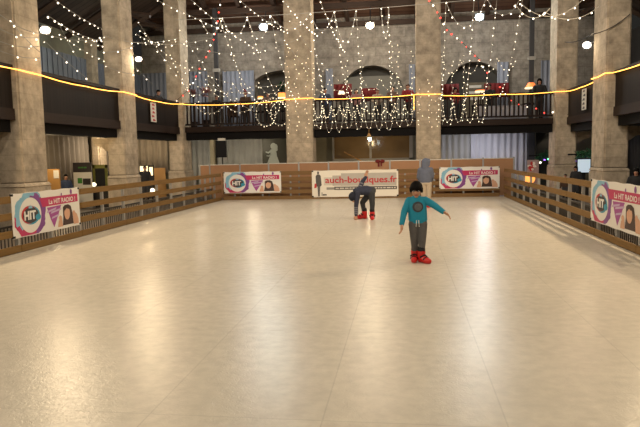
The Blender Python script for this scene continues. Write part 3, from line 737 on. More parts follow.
# the hooded skater at the back, seen from behind
L0 = (.66, 19.45, 0)
J = dict(head=(.02,.02,1.385), headR=rotm(PI-1.25,.12,0), hs=.265, w=.195, chest=(-.015,.0,1.10), belly=(-.01,.01,.93), pelvis=(0,.0,.79),
    shL=(-.165,.0,1.17), elL=(-.215,.04,.95), wrL=(-.15,.15,.80), hdL=(.4,.5,-.5), thL=(.2,.6,.5),
    shR=(.155,.0,1.17), elR=(.20,.05,.96), wrR=(.17,.18,.82), hdR=(-.4,.5,-.5), thR=(.2,.6,.5),
    hipL=(-.075,.0,.75), knL=(-.07,.0,.43), anL=(-.055,.0,.10), ftL=(-.2,1,0),
    hipR=(.08,.0,.75), knR=(.09,.0,.43), anR=(.085,-.02,.10), ftR=(.35,.9,0), curl=.4)
person(L0, J, 'skater in a blue-grey hooded top and beige trousers standing by the back fence', top='hoodie', legs='beigetrouser', hairmat='black', hair=None, vox=.007, skates=True, hood=True)

# onlookers
def stander(loc, h, yaw, label, top, hairmat='hair', hair='short', group=None, lean=0, arms='rail'):
    Rz = Matrix.Rotation(yaw, 3, 'Z')
    q = lambda x, y, z: tuple(Rz @ V((x*h, y*h, z*h)))
    if arms == 'rail': A = dict(elL=q(.155,-.07,.64), wrL=q(.09,-.17,.60), hdL=q(-.5,-.8,-.1), thL=q(0,-.3,1), elR=q(-.155,-.07,.64), wrR=q(-.09,-.17,.60), hdR=q(.5,-.8,-.1), thR=q(0,-.3,1))
    else: A = dict(elL=q(.15,.0,.64), wrL=q(.155,-.04,.49), hdL=q(0,-.15,-1), thL=q(0,-1,0), elR=q(-.15,.0,.64), wrR=q(-.155,-.04,.49), hdR=q(0,-.15,-1), thR=q(0,-1,0))
    J = dict(head=q(0,-.02-lean,.915), headR=rotm(yaw,.15,0), hs=.135*h, w=.112*h, chest=q(0,-lean*.7,.73), belly=q(0,-lean*.3,.62), pelvis=q(0,0,.53),
        shL=q(.105,-lean*.7,.785), shR=q(-.105,-lean*.7,.785), hipL=q(.05,0,.50), hipR=q(-.05,0,.50), knL=q(.055,-.01,.28), knR=q(-.055,-.01,.28),
        anL=q(.055,.01,.055), anR=q(-.055,.01,.055), ftL=q(.15,-1,0), ftR=q(-.15,-1,0), **A)
    return person(loc, J, label, group=group, top=top, legs='darktrouser', hairmat=hairmat, hair=hair, skin='skin2', vox=.014, fine=False)
for nm, c in dict(coat_black=(.014,.014,.016), coat_brown=(.07,.035,.02), coat_red=(.26,.02,.025), coat_plaid=(.16,.10,.08), coat_pink=(.33,.16,.15), coat_blue=(.03,.045,.10), coat_beige=(.34,.27,.20)).items():
    M[nm] = mat(nm, c, .85, .3, 14)
def place(px, Y, z): p = at(px, 150, Y); return (p.x, Y, z)
GB = 'onlookers on the back balcony'
ZG = 2.93
p = atx(64, 180, -9.9); stander((*place(64, 19.3, 0)[:2], -.02), 1.25, .9, 'child in dark clothes behind the left fence between tan board and rollup banner', 'coat_blue', arms='hang')
stander((*place(102.5, 22.5, 0)[:2], -.02), 1.50, .6, 'person in black beside the middle left pillar behind the left fence', 'coat_black', 'black', 'beanie', arms='hang')
stander((*place(144, 24.3, 0)[:2], -.02), 1.42, .5, 'person in black under the lit sign between the left pillars', 'coat_black', arms='hang')
stander((*place(576.5, 22.0, 0)[:2], -.02), 1.20, -.7, 'dark-haired person behind the right fence between the two right pillars', 'coat_black', 'hair', 'long', arms='hang')
stander((*place(566, 21.5, 0)[:2], -.02), .95, -.6, 'small child in dark red behind the right fence by the back right pillar', 'coat_brown', 'brownhair', 'short', arms='hang')
stander((*place(637, 16.0, 0)[:2], -.02), 1.27, -.5, 'person with dark hair at the right edge above the right banner', 'coat_black', 'hair', 'long', arms='hang')
q = atx(158, 96, -9.6); stander((-9.75, q.y*9.75/9.6, ZG), 1.50, 1.3, 'person in black on the left balcony above the white sign', 'coat_black', arms='rail')
for px, hgt, tp, hm, hr, lb in ((218.5,1.42,'coat_black','brownhair','short','person in black on the back balcony beside the dark post'),
        (247,1.55,'coat_brown','redcloth','santa','person in a red pointed hat on the back balcony'),
        (269,1.48,'coat_plaid','hair','short','dark-haired person beside the orange lanterns on the back balcony'),
        (326,1.56,'coat_blue','hair','short','person in dark blue at the left end of the middle balcony'),
        (357,1.50,'coat_pink','brownhair','long','person in pink on the middle balcony right of the red drape'),
        (378,1.46,'coat_beige','brownhair','short','person in beige in the centre of the middle balcony'),
        (393,1.56,'coat_plaid','hair','short','person in brown plaid on the middle balcony right of centre'),
        (408,1.62,'coat_red','brownhair','short','person in dark red at the right end of the middle balcony'),
        (455,1.40,'coat_red','hair','long','person in dark red at the left end of the right back balcony'),
        (489,1.50,'coat_black','hair','short','person in black beside the small orange lamp on the right back balcony'),
        (538.5,1.66,'coat_black','hair','long','person in black by the drape at the right end of the back balcony')):
    x, y, z = place(px, 26.1, ZG); stander((x, y, ZG), hgt, random.uniform(-.3,.3), lb, tp, hm, hr, GB)

# ------------------------------------------------------------------ curtains, glazing and goods behind the rink
def curtain(p0, p1, z0, z1, m, label, cat='curtain', group=None, amp=.05, pitch=.28, name='curtain'):
    p0, p1 = V((*p0,0)), V((*p1,0)); d = p1-p0; L = d.length; u = d.normalized(); nrm = V((u.y,-u.x,0)); bm = B(); n = max(8, int(L/pitch*8)); rnd = random.Random(int(L*100)+int(z1*31))
    ph = 0; rows = []
    for k in range(n+1):
        ph += 2*PI/8*rnd.uniform(.75,1.25); w_ = amp*math.sin(ph)
        rows.append([bm.verts.new(p0+u*(L*k/n)+nrm*w_*s+V((0,0,z))) for z, s in ((z0,1.15),((z0+z1)/2,1),(z1,.7))])
    for A, C in zip(rows, rows[1:]):
        for k in range(2): bm.faces.new((A[k],C[k],C[k+1],A[k+1]))
    r = bmesh.ops.extrude_face_region(bm, geom=bm.faces[:]); bmesh.ops.translate(bm, verts=[v for v in r['geom'] if isinstance(v, bmesh.types.BMVert)], vec=-nrm*.012)
    bmesh.ops.recalc_face_normals(bm, faces=bm.faces)
    return single(name, bm, m, label, cat, group, smooth=True)
X = lambda px, Y, py=150: at(px, py, Y).x
Yc = 29.2
curtain((X(186,Yc),Yc),(X(210,Yc),Yc),.0,2.72,M['curtain'],'grey curtain beside the back left pillar under the balcony')
curtain((X(217,Yc),Yc),(X(262,Yc),Yc),.0,2.72,M['curtain'],'wide grey curtain behind the loudspeaker under the balcony')
curtain((X(441,Yc),Yc),(X(470,Yc),Yc),.0,2.74,M['curtain'],'dull grey curtain behind the right end of the back fence')
curtain((X(470.5,Yc),Yc),(X(527,Yc),Yc),.0,2.74,M['curtainwhite'],'white pleated curtain under the right back balcony')
x = X(212.5,28.9); single('ceiling_post', B_box(x-.1,x+.1,28.8,29.0,-.02,2.74,.01), M['cream_post'], 'cream post between two grey curtains left of the loudspeaker', 'post')
x = X(531,28.9); single('ceiling_post', B_box(x-.14,x+.14,28.8,29.0,-.02,2.74,.01), M['post'], 'dark post right of the white pleated curtain', 'post')
x0, x1 = X(262.5,28.6), X(286,28.6)
t = root('display_board', ((x0+x1)/2,28.6,-.02), 'dark board with a pale cut-out girl in a dress', 'board')
add('board', B_box(x0,x1,28.6,28.65,-.02,2.72), mat('dark_board', (.055,.052,.035), .5, .3, 3), t)
b = B(); c = X(273.5,28.6); k_ = .0462
S = lambda a, z: (c+(a-273.5)*k_, 1.32+(163-z)*k_)
for pts in ([S(270.6,148.5),S(274.6,148.3),S(276.6,152),S(277,155.5),S(279.8,163.6),S(266.2,163.6),S(269.5,156),S(270.3,152)],
            [S(270.8,149),S(268,151.2),S(265.5,150.4),S(265.2,151.4),S(268,152.8),S(270.9,151.5)], [S(270.8,152.5),S(268.5,154.6),S(266.2,154.4),S(266.2,155.4),S(269,155.8),S(271.2,154)]):
    poly(b, pts, 28.592)
oval(b, S(273.4,145.4), .135, .15, 28.590); oval(b, S(275.3,146.2), .12, .14, 28.588); oval(b, S(276.2,148.6), .08, .10, 28.586)
add('cut_out_figure', b, M['silhouette'], t)
# the window under the middle balcony
x0, x1 = X(333.5,29.3), X(411,29.3); z0, z1 = 1.45, 2.55
b = B()
for xa, xb, za, zb in ((x0-.06,x0+.03,z0,z1),(x1-.08,x1+.08,.6,z1),(X(370.5,29.3)-.05,X(370.5,29.3)+.05,z0,z1),(x0-.06,x1+.08,z0-.08,z0+.03),(x0-.06,x1+.08,z1-.03,z1+.05)): box(b, xa,xb,29.3,29.42,za,zb)
w_ = struct('window_1', b, M['sill'])
g = B_box(x0,x1,29.36,29.38,z0,z1); add('glass_pane', g, mat('lit_interior_glass', (.26,.17,.08), .15, .4, 1.2), w_)  # opaque pane, the warm lit interior is put into its colour
x0, x1 = X(536,29.3), X(552,29.3)
struct('window_2', B_box(x0,x1,29.3,29.4,.0,2.7), mat('dim_glass', (.05,.055,.055), .2, .4, 1.5))
a, c = at(344,152,28.9), at(354.5,157.5,28.9); single('wooden_bar', B_cyl(a, a+(c-a)*((a.z+.0)/(a.z-c.z)), .03), M['tan'], 'orange wooden bar leaning against the window under the middle balcony', 'bar')
# loudspeaker on its stand
x = X(222.2,24.95)
t = root('loudspeaker', (x,24.95,1.66), 'black loudspeaker on a stand by the back left corner', 'loudspeaker')
b = B(); f = [(-.22,24.78),(.22,24.78),(.15,25.16),(-.15,25.16)]
for z in (1.66,2.34): pass
lo = [b.verts.new((x+p[0],p[1],1.66)) for p in f]; hi = [b.verts.new((x+p[0],p[1],2.34)) for p in f]
b.faces.new(lo[::-1]); b.faces.new(hi)
for k in range(4): b.faces.new((lo[k],lo[(k+1)%4],hi[(k+1)%4],hi[k]))
add('cabinet', b, M['speakerblack'], t); add('grille', B_box(x-.20,x+.20,24.765,24.785,1.69,2.31,.008), mat('speaker_grille', (.01,.01,.011), .7, .4, 90, spec=.2), t)
single('paper_box', B_box(x-.15,x+.13,24.85,25.05,2.345,2.45,.01), M['paleedge'], 'small pale box on top of the loudspeaker', 'box')
t = root('speaker_stand', (x,24.95,-.02), 'thin black tripod stand under the loudspeaker', 'stand')
add('pole', B_cyl((x,24.95,.0),(x,24.95,1.655),.022), M['black'], t)
for k in range(3):
    a = PI/2+k*2*PI/3; add('leg', B_cyl((x,24.95,.55),(x+.4*math.cos(a),24.95+.35*math.sin(a),-.01),.014), M['black'], t)
# small red bow on the barrier
p = at(380,162.5,24.43)
t = root('bow', p-V((0,0,.15)), 'small red bow tied to a brown barrier panel under the window', 'bow')
b = B(); ell(b, p+V((-.09,0,.05)), (.10,.03,.07), sub=2); ell(b, p+V((.09,0,.05)), (.10,.03,.07), sub=2); ell(b, p+V((0,-.01,.05)), (.04,.04,.04), sub=2); add('loops', b, M['redcloth'], t, smooth=True)
b = B(); box(b, p.x-.09,p.x-.02,p.y-.01,p.y+.01,p.z-.16,p.z+.04); box(b, p.x+.02,p.x+.08,p.y-.01,p.y+.01,p.z-.14,p.z+.04); add('tails', b, M['redcloth'], t)

# left aisle
curtain((-12.3,16.0),(-12.3,26.2),.75,2.75,M['curtaintan'],'taupe curtain along the left aisle behind the nearest pillars', amp=.07, pitch=.34)
curtain((-11.9,26.4),(X(168,26.4),26.4),.95,2.72,M['curtaintan'],'taupe curtain between the middle and back left pillars', amp=.05, pitch=.3)
single('stone_pier', B_box(-12.1,-11.75,22.9,23.5,-.02,2.66,.05), M['stone'], 'pale stone pier under the green exit light in the left aisle', 'pier')
p = at(70.5,143,22.4); t = root('exit_light', p, 'small green exit light under the left balcony', 'light'); add('housing', B_box(p.x-.12,p.x+.12,p.y+.03,p.y+.09,p.z-.05,p.z+.09), M['black'], t); add('rod', B_box(p.x-.015,p.x+.015,p.y+.05,p.y+.07,p.z+.09,2.70), M['black'], t); add('lens', B_box(p.x-.06,p.x+.06,p.y,p.y+.03,p.z-.04,p.z+.04), glow('exit_green', (.15,1.0,.55), 1.6), t)
Yb_ = 18.6; x0, x1 = X(45,Yb_), X(58,Yb_)
t = root('notice_board', ((x0+x1)/2,Yb_,-.02), 'tan board with a white paper beside the nearest left pillar', 'board')
add('board', B_box(x0,x1,Yb_,Yb_+.05,.0,1.40), M['tan'], t); add('paper', B_box(x1-.2,x1-.02,Yb_-.006,Yb_,1.10,1.36), M['white'], t)
Yb_ = 20.5; x0, x1 = X(72,Yb_), X(90.5,Yb_)
t = root('rollup_banner', ((x0+x1)/2,Yb_,-.02), 'white rollup banner with a black top and green print in the left aisle', 'banner')
add('sheet', B_box(x0,x1,Yb_,Yb_+.02,.05,1.58), M['white'], t); add('foot', B_box(x0-.02,x1+.02,Yb_-.1,Yb_+.12,-.02,.05), M['steel'], t)
b = B(); poly(b, [(x0,1.24),(x1,1.24),(x1,1.58),(x0,1.58)], Yb_-.004, 0)
for k, (u0,u1) in enumerate(((.28,.42),(.44,.55),(.58,.74))): poly(b, [(x0+u0*(x1-x0),1.38),(x0+u1*(x1-x0),1.38),(x0+u1*(x1-x0),1.43),(x0+u0*(x1-x0),1.43)], Yb_-.007, 1)
poly(b, [(x0+.15,.85),(x0+.32,.85),(x0+.32,1.04),(x0+.15,1.04)], Yb_-.004, 1); poly(b, [(x0+.34,.80),(x1-.05,.80),(x1-.05,1.02),(x0+.34,1.02)], Yb_-.005, 0)
add('print', b, [M['ink'], M['green']], t)
Yb_ = 21.6; x0, x1 = X(91.5,Yb_), X(106,Yb_)
t = root('picture_frame', ((x0+x1)/2,Yb_,.55), 'olive framed dark picture panel right of the rollup banner', 'picture')
b = B()
for q in ((x0,x1,1.35,1.48),(x0,x1,-.02,.1),(x0,x0+.09,-.02,1.48),(x1-.09,x1,-.02,1.48)): box(b, q[0],q[1],Yb_,Yb_+.05,q[2],q[3])
add('frame', b, M['olive'], t); add('picture', B_box(x0+.05,x1-.05,Yb_+.02,Yb_+.04,.02,1.40), M['darkwall'], t)
t = root('counter', (-10.4,20.9,-.02), 'dark counter with lit goods behind the left fence', 'counter')
add('top', B_box(-11.5,-9.8,20.55,21.15,.66,.72), M['dark'], t); add('body', B_box(-11.45,-9.85,20.75,21.1,-.02,.66), M['darkwall'], t)
for px, r_, lb in ((88,.05,'small glowing stand-in for lit goods at the left end of the counter'),(94,.07,'larger glowing stand-in for lit goods at the right end of the counter')):  # glowing balls added in place of a bright lit display
    q = at(px,192,20.85); single('table_lamp', B_ell((q.x,20.85,.72+r_),(r_*1.4,r_,r_)), M['globe'], lb, 'lamp', smooth=True)
q = at(152.5,190.5,22.2)
t = root('globe_lamp', (q.x,22.2,-.02), 'round lit globe lamp behind the left fence', 'lamp'); add('globe', B_ell(q,(.085,.085,.085)), M['globe'], t, smooth=True); add('stem', B_cyl((q.x,22.2,-.0),(q.x,22.2,q.z-.09),.02), M['black'], t); add('foot', B_cyl((q.x,22.2,-.02),(q.x,22.2,.01),.14), M['black'], t)
Yb_ = 25.6; q0, q1 = at(140.5,176,Yb_), at(152.5,166,Yb_)
t = root('lit_sign', ((q0.x+q1.x)/2,Yb_,q0.z), 'bright warm lit panel above the person in black', 'sign')
b = B(); m_ = q0.x+(q1.x-q0.x)*.66
box(b, q0.x,m_-.03,Yb_-.02,Yb_,q0.z+.08,q1.z); box(b, m_+.05,q1.x,Yb_-.02,Yb_,q0.z+.02,q1.z-.05); add('lit_panel', b, M['warmwin'], t)
add('back_box', B_box(q0.x-.04,q1.x+.04,Yb_,Yb_+.08,-.02,q1.z+.05), M['darkwall'], t)
q0, q1 = at(154,168,25.5), at(165,168,25.5); single('partition', B_box(q0.x,q1.x,25.5,25.55,-.02,q0.z), M['tan'], 'tan partition left of the back left pillar', 'partition')
q = at(3,188,14.2); single('bag', B_box(q.x-.25,q.x+.12,13.2,13.5,-.02,1.0,.08), M['redcloth'], 'dark red bag standing behind the left fence at the left edge', 'bag')

# right aisle
def light_string_bulbs(t, pts, mats_, r=.03):
    for k, p in enumerate(pts):
        b = B(); ell(b, p, (r,r,r), sub=1); add('bulb', b, mats_[k % len(mats_)], t)
for (pa, pb, Y, lb) in (((536,159),(552,152),27.2,'dark green tinsel garland with purple lights left of the back right pillar'), ((576.5,155.5),(594,153),23.5,'dark green tinsel garland with purple lights between the two right pillars')):
    a, c = at(*pa,Y), at(*pb,Y); t = root('garland', a, lb, 'garland')
    b = B(); rnd = random.Random(4)
    for k in range(90):
        p = a.lerp(c, rnd.random()) + V((0,rnd.uniform(-.06,.06),rnd.uniform(-.09,.09))); d = V((rnd.uniform(-1,1),rnd.uniform(-1,1),rnd.uniform(-1,1)))*.12; cyl(b, p-d, p+d, .02, .004, 5)
    add('tinsel', b, M['foliage'], t)
    light_string_bulbs(t, [a.lerp(c, k/4)+V((0,-.1,-.19-.03*(k%2))) for k in range(5)], [M['purplebulb'], M['lampbulb'], M['purplebulb'], M['greenbulb'], M['purplebulb']], .045)
    add('hanging_rail', B_box(min(a.x,c.x)-.3,max(a.x,c.x)+.3,Y-.02,Y+.02,(a.z+c.z)/2-.03,(a.z+c.z)/2+.03), M['black'], t)
Yb_ = 26.6; x0, x1 = X(527.5,Yb_), X(539,Yb_); q = at(530,160,Yb_)
t = root('gift_stand', ((x0+x1)/2,Yb_,-.02), 'white and red patterned stand behind the back right corner of the rink', 'stand')
add('back_panel', B_box(x0,x1,Yb_,Yb_+.05,-.02,q.z), mat('candy_panel', (.40,.30,.30), .6, .3, 7), t)
rnd = random.Random(9); b = B()
for k in range(9):
    u, z = rnd.uniform(x0+.08,x1-.08), rnd.uniform(.9,q.z-.08); oval(b, (u,z), rnd.uniform(.04,.09), rnd.uniform(.04,.09), Yb_-.01-.001*k, k%2, 16)
add('pattern', b, [M['redprint'], M['white']], t)
q = at(529.5,178,25.8); t = root('paper_lantern', (q.x,25.8,-.02), 'orange glowing lantern behind the right end of the rink', 'lantern'); add('shade', B_ell(q,(.22,.16,.24)), M['lantern'], t, smooth=True); add('stand', B_cyl((q.x,25.8,-.02),(q.x,25.8,q.z-.2),.03), M['black'], t)
Yb_ = 22.9; x0, x1 = X(578,Yb_), X(590.5,Yb_)
t = root('screen', ((x0+x1)/2,Yb_,-.02), 'pale blue lit screen between the two right pillars', 'screen')
add('display', B_box(x0,x1,Yb_-.02,Yb_,.9,1.36), M['screen'], t); add('bezel', B_box(x0-.04,x1+.04,Yb_,Yb_+.06,.86,1.40), M['black'], t); add('foot', B_box((x0+x1)/2-.06,(x0+x1)/2+.06,Yb_,Yb_+.06,-.02,.88), M['black'], t)
curtain((9.2,18.0),(9.2,27.0),.0,2.6,mat('dark_grey_curtain', (.09,.09,.095), .9, .2, 3),'dark grey curtain along the right aisle behind the pillars', amp=.06, pitch=.35)

# signs on the side balconies
def sign(px0, px1, X_, z0, z1, s, mats_, label, seed):
    y0, y1 = atx(px0,110,X_).y, atx(px1,110,X_).y; y0, y1 = min(y0,y1), max(y0,y1)
    t = root('sign', (X_,(y0+y1)/2,z0), label, 'sign'); a, c = sorted((X_, X_-s*.02))
    add('board', B_box(a,c,y0,y1,z0,z1), M['paleedge'], t)
    b = B(); rnd = random.Random(seed); n = 5; h_ = (z1-z0)/n
    for k in range(n):
        w0 = y0+(y1-y0)*rnd.uniform(.12,.3); w1 = y0+(y1-y0)*rnd.uniform(.65,.9); zb = z0+h_*(k+.2)
        xa = X_+s*.003; q = [b.verts.new(p) for p in ((xa,w0,zb),(xa,w1,zb+h_*.1),(xa,w1*.4+w0*.6,zb+h_*.62),(xa,w0,zb+h_*.5))]; b.faces.new(q)
    add('marks', b, mats_, t)
sign(151,156.2,-9.17,3.02,3.72,1,M['redprint'],'white upright sign with red marks on the left balcony',2)
sign(581.5,585.5,6.07,3.05,3.75,-1,M['ink'],'pale upright sign with dark marks on the right balcony',5)

# gallery floor: cladding, drapes, posts, red cloth, lamps, plants
b = B(); y = 13.0
while y < 29.5: box(b, -12.9,-12.84,y,y+.2,2.95,5.75); box(b,-12.9,-12.87,y+.2,y+.34,2.95,5.75); y += .34
struct('wall_left_cladding', b, M['sheetmetal'])
struct('trim_60', B_box(-12.9,-12.6,24.3,24.8,2.95,6.6), M['stone']); struct('trim_61', B_box(-12.9,-12.6,18.6,19.2,2.95,6.6), M['sidestone'])
GD = 'blue-grey drapes at the gallery wall'
for a, c, zt, zb, lb in ((190,208,5.85,2.95,'blue-grey drape left of the dark post on the back gallery'),(223,254.5,5.8,2.95,'wide blue-grey drape right of the dark post on the back gallery'),
        (326,333,5.75,2.95,'narrow blue-grey drape at the left end of the middle gallery'),(409,415,5.8,2.95,'narrow blue-grey drape at the right end of the middle gallery'),
        (497,508.5,5.75,2.95,'blue-grey drape left of the dark post on the right gallery'),(540.5,552,5.75,2.95,'blue-grey drape right of the dark post on the right gallery'),(139,182,5.85,2.95,'blue-grey drape behind the back left pillar on the gallery')):
    curtain((X(a,29.7,90),29.7),(X(c,29.7,90),29.7),zb,zt,M['drape'],lb,'curtain',GD,.045,.22,'drape')
for px, lb in ((216.5,'tall dark metal post on the left part of the back gallery'),(531.5,'tall dark metal post on the right part of the back gallery')):
    x = X(px,28.0,70); t = root('metal_post', (x,28.0,2.93), lb, 'post', 'dark posts on the back gallery')
    add('shaft', B_box(x-.09,x+.09,27.93,28.07,2.93,8.4), M['post'], t); add('collar', B_box(x-.15,x+.15,27.9,28.1,5.55,5.70), M['sill'], t)
def cloth(px0, px1, py0, py1, Y, label):
    a, c = at(px0,py0,Y), at(px1,py0,Y); z1 = at((px0+px1)/2,py1,Y).z
    curtain((a.x,Y),(c.x,Y),min(a.z,c.z),z1,M['redcloth'],label,'cloth','red cloths hung on the back gallery',.03,.2,'red_drape')
cloth(334,352,101,84,27.6,'red cloth beside the lit lamp on the middle gallery')
cloth(437,459,99,84,27.6,'red cloth at the left end of the right back gallery')
cloth(484,509,97,83,28.4,'red cloth left of the orange lampshade on the right back gallery')
cloth(361,377,101,88,28.2,'red cloth behind the person in beige on the middle gallery')
p = at(469,95,29.4); q = at(487,82,29.4)
t = root('sign', (p.lerp(q,.5).x,29.4,2.93), 'beige panel with pale bars inside the right arch of the back gallery', 'sign')
add('panel', B_box(p.x-.2,q.x,29.4,29.45,2.93,q.z), mat('beige_panel', (.16,.13,.085), .7, .2, 4), t)
b = B()
for k in range(3): poly(b, [(p.x+.0,q.z-.25-k*.27),(p.x+.55,q.z-.25-k*.27),(p.x+.55,q.z-.13-k*.27),(p.x+.0,q.z-.13-k*.27)], 29.39)
add('bars', b, M['paleedge'], t)
def shade_lamp(px, py, Y, r0, r1, h_, label, m='shadeglow'):
    p = at(px,py,Y); zt = 2.93+.72
    t = root('table_lamp', (p.x,Y,zt), label, 'lamp')
    b = B(); n = 20; rings = [[b.verts.new((p.x+r*math.cos(2*PI*k/n),Y+r*math.sin(2*PI*k/n),z)) for k in range(n)] for r, z in ((r0,p.z-h_/2),(r1,p.z+h_/2))]
    for k in range(n): b.faces.new((rings[0][k],rings[0][(k+1)%n],rings[1][(k+1)%n],rings[1][k]))
    add('lamp_shade', b, M[m], t, smooth=True)
    b = B(); cyl(b,(p.x,Y,p.z-h_/2-.02),(p.x,Y,p.z-h_/2+.03),r0*1.04,seg=20); add('shade_rim', b, glow('rim_glow', (1.0,.75,.45), 1.4), t)
    add('stem', B_cyl((p.x,Y,zt),(p.x,Y,p.z),.02), M['dark'], t); add('base', B_cyl((p.x,Y,zt),(p.x,Y,zt+.03),.12), M['dark'], t)
    s_ = root('side_table', (p.x,Y,2.93), 'dark side table under the '+label.split(' on the ')[0].split(' above ')[0].split(' left of ')[0], 'table')
    add('table_top', B_box(p.x-.35,p.x+.35,Y-.3,Y+.3,zt-.04,zt-.001), M['dark'], s_)
    for sx in (-1,1):
        for sy in (-1,1): add('leg', B_box(p.x+sx*.3-.025,p.x+sx*.3+.025,Y+sy*.25-.025,Y+sy*.25+.025,2.93,zt-.04), M['dark'], s_)
shade_lamp(531,85.5,27.0,.24,.12,.22,'lit orange lampshade lamp above the right back balcony rail')
shade_lamp(480.5,91,27.1,.22,.20,.07,'small flat orange lamp left of the red cloth on the right gallery')
shade_lamp(341.5,92.5,26.4,.14,.09,.11,'small warm lamp before the red cloth on the middle gallery','globe')
shade_lamp(282,95.5,27.0,.17,.17,.22,'orange lantern at the pillar end of the left back balcony','lantern')
shade_lamp(260.5,97.5,27.2,.12,.12,.10,'small orange lantern on the left back balcony','lantern')
def plant(px, py, Y, w_, label, m='foliage', seed=1):
    p = at(px,py,Y); t = root('potted_plant', (p.x,Y,2.93), label, 'plant'); rnd = random.Random(seed)
    b = B()
    for k in range(140):
        a = rnd.uniform(0,2*PI); e = rnd.uniform(-.5,1.2); d = V((math.cos(a)*math.cos(e),math.sin(a)*math.cos(e),math.sin(e))); q = p+d*rnd.uniform(.3,1)*w_; s_ = d.cross(V((0,0,1))).normalized()*.035
        b.faces.new([b.verts.new(v) for v in (q-d*.09, q+s_, q+d*.11, q-s_)])
    add('leaves', b, M[m], t); add('stem', B_cyl((p.x,Y,3.25),(p.x,Y,p.z),.025), M['dark'], t); add('pot', B_cyl((p.x,Y,2.93),(p.x,Y,3.3),.13,.18), M['dark'], t)
plant(282,88,28.2,.28,'green plant behind the orange lantern on the left back balcony', seed=2)
plant(205,94,26.6,.34,'pale pink flowering plant on the left back balcony', m='coat_pink', seed=5)
plant(193,95,27.6,.25,'small pale pink flowering plant beside the back left pillar', m='coat_pink', seed=6)
def chair(px, Y, yaw, label):
    x = X(px,Y,95); t = root('chair', (x,Y,2.93), label, 'chair', None, rot=yaw)
    add('seat', B_box(-.22,.22,-.22,.22,.42,.47,.015), M['dark'], t, local=True)
    b = B(); n = 10; pts = [(-.22,.47)]+[(-.22+.44*k/n, .98+.10*math.sin(PI*k/n)) for k in range(n+1)]+[(.22,.47)]
    A = [b.verts.new((p[0],-.22,p[1])) for p in pts]; C = [b.verts.new((p[0],-.18,p[1])) for p in pts]; b.faces.new(A); b.faces.new(C[::-1])
    for k in range(len(pts)): b.faces.new((A[k],C[k],C[(k+1)%len(pts)],A[(k+1)%len(pts)]))
    bmesh.ops.recalc_face_normals(b, faces=b.faces); add('backrest', b, M['coat_brown'], t, local=True)
    for sx in (-1,1):
        for sy in (-1,1): add('leg', B_box(sx*.19-.02,sx*.19+.02,sy*.19-.02,sy*.19+.02,0,.42), M['dark'], t, local=True)
chair(233,25.95,0,'brown rounded chair back behind the left back balcony rail, left of the red pointed hat')

# ------------------------------------------------------------------ floodlights
def flood(p, aim, w_, h_, m, label, mount, energy, color, spot=150, vis=True):
    p = V(p); d = (V(aim)-p).normalized(); q = d.to_track_quat('-Y','Z').to_matrix()
    if vis:
        t = root('floodlight', p, label, 'floodlight', 'floodlights aimed at the rink')
        tr = lambda b: (bmesh.ops.transform(b, matrix=Matrix.Translation(p) @ q.to_4x4(), verts=b.verts), b)[1]
        b = B(); f = [(-w_/2,0,-h_/2),(w_/2,0,-h_/2),(w_/2,0,h_/2),(-w_/2,0,h_/2)]; k_ = [(x*.6,.16,z*.6) for x,_,z in f]
        lo = [b.verts.new(v) for v in f]; hi = [b.verts.new(v) for v in k_]
        b.faces.new(hi); [b.faces.new((lo[k],lo[(k+1)%4],hi[(k+1)%4],hi[k])) for k in range(4)]
        bmesh.ops.recalc_face_normals(b, faces=b.faces); add('housing', tr(b), M['post'], t)
        b = B(); oval_ = w_*.46; bmesh.ops.create_cone(b, cap_ends=True, segments=20, radius1=oval_, radius2=oval_, depth=.02, matrix=Matrix.Translation((0,-.012,0)) @ Matrix.Rotation(PI/2,4,'X') @ Matrix.Diagonal((1,h_/w_,1,1)))
        add('lens', tr(b), M[m], t, smooth=False)
        b = B(); cyl(b, p-d*.12, V(mount), .02); add('bracket', b, M['post'], t)
    ld = bpy.data.lights.new('flood_beam', 'SPOT'); ld.energy = energy; ld.color = color; ld.spot_size = math.radians(spot); ld.spot_blend = .35; ld.shadow_soft_size = .22
    lo_ = bpy.data.objects.new('flood_beam', ld); COL.objects.link(lo_); lo_.location = p + d*.06; lo_.rotation_euler = d.to_track_quat('-Z','Y').to_euler()
WARM, COOL, SOFT = (1,.80,.55), (.95,.98,.92), (1,.77,.49)
AIM = (-1.6, 12, 0)
p = at(45,30,15.25); flood(p, AIM, .32,.22,'floodsoft','bright floodlight on the nearest left pillar',(p.x-.25,14.98,p.z+.05), 460, SOFT)
p = at(138.5,59,20.9); flood(p, (-2,13,0), .26,.19,'floodsoft','floodlight on the middle left pillar',(p.x-.3,20.52,p.z), 340, SOFT)
p = at(587,45,21.1); flood(p, (-1,13,0), .30,.24,'flooddim','floodlight between the two right pillars',(p.x+.15,20.72,p.z+.05), 90, SOFT)
for px, py, m, c, e, lb in ((263.5,27,'floodcool',COOL,420,'cool white floodlight above the left back balcony'),(370,25.5,'floodwarm',WARM,380,'warm white floodlight above the middle back balcony'),(479.5,17,'floodcool',COOL,420,'cool white floodlight above the right back balcony')):
    p = at(px,py,27.6); flood(p, (p.x*.6-.4,11,0), .36,.30,m,lb,(p.x,28.2,8.25), e, c)
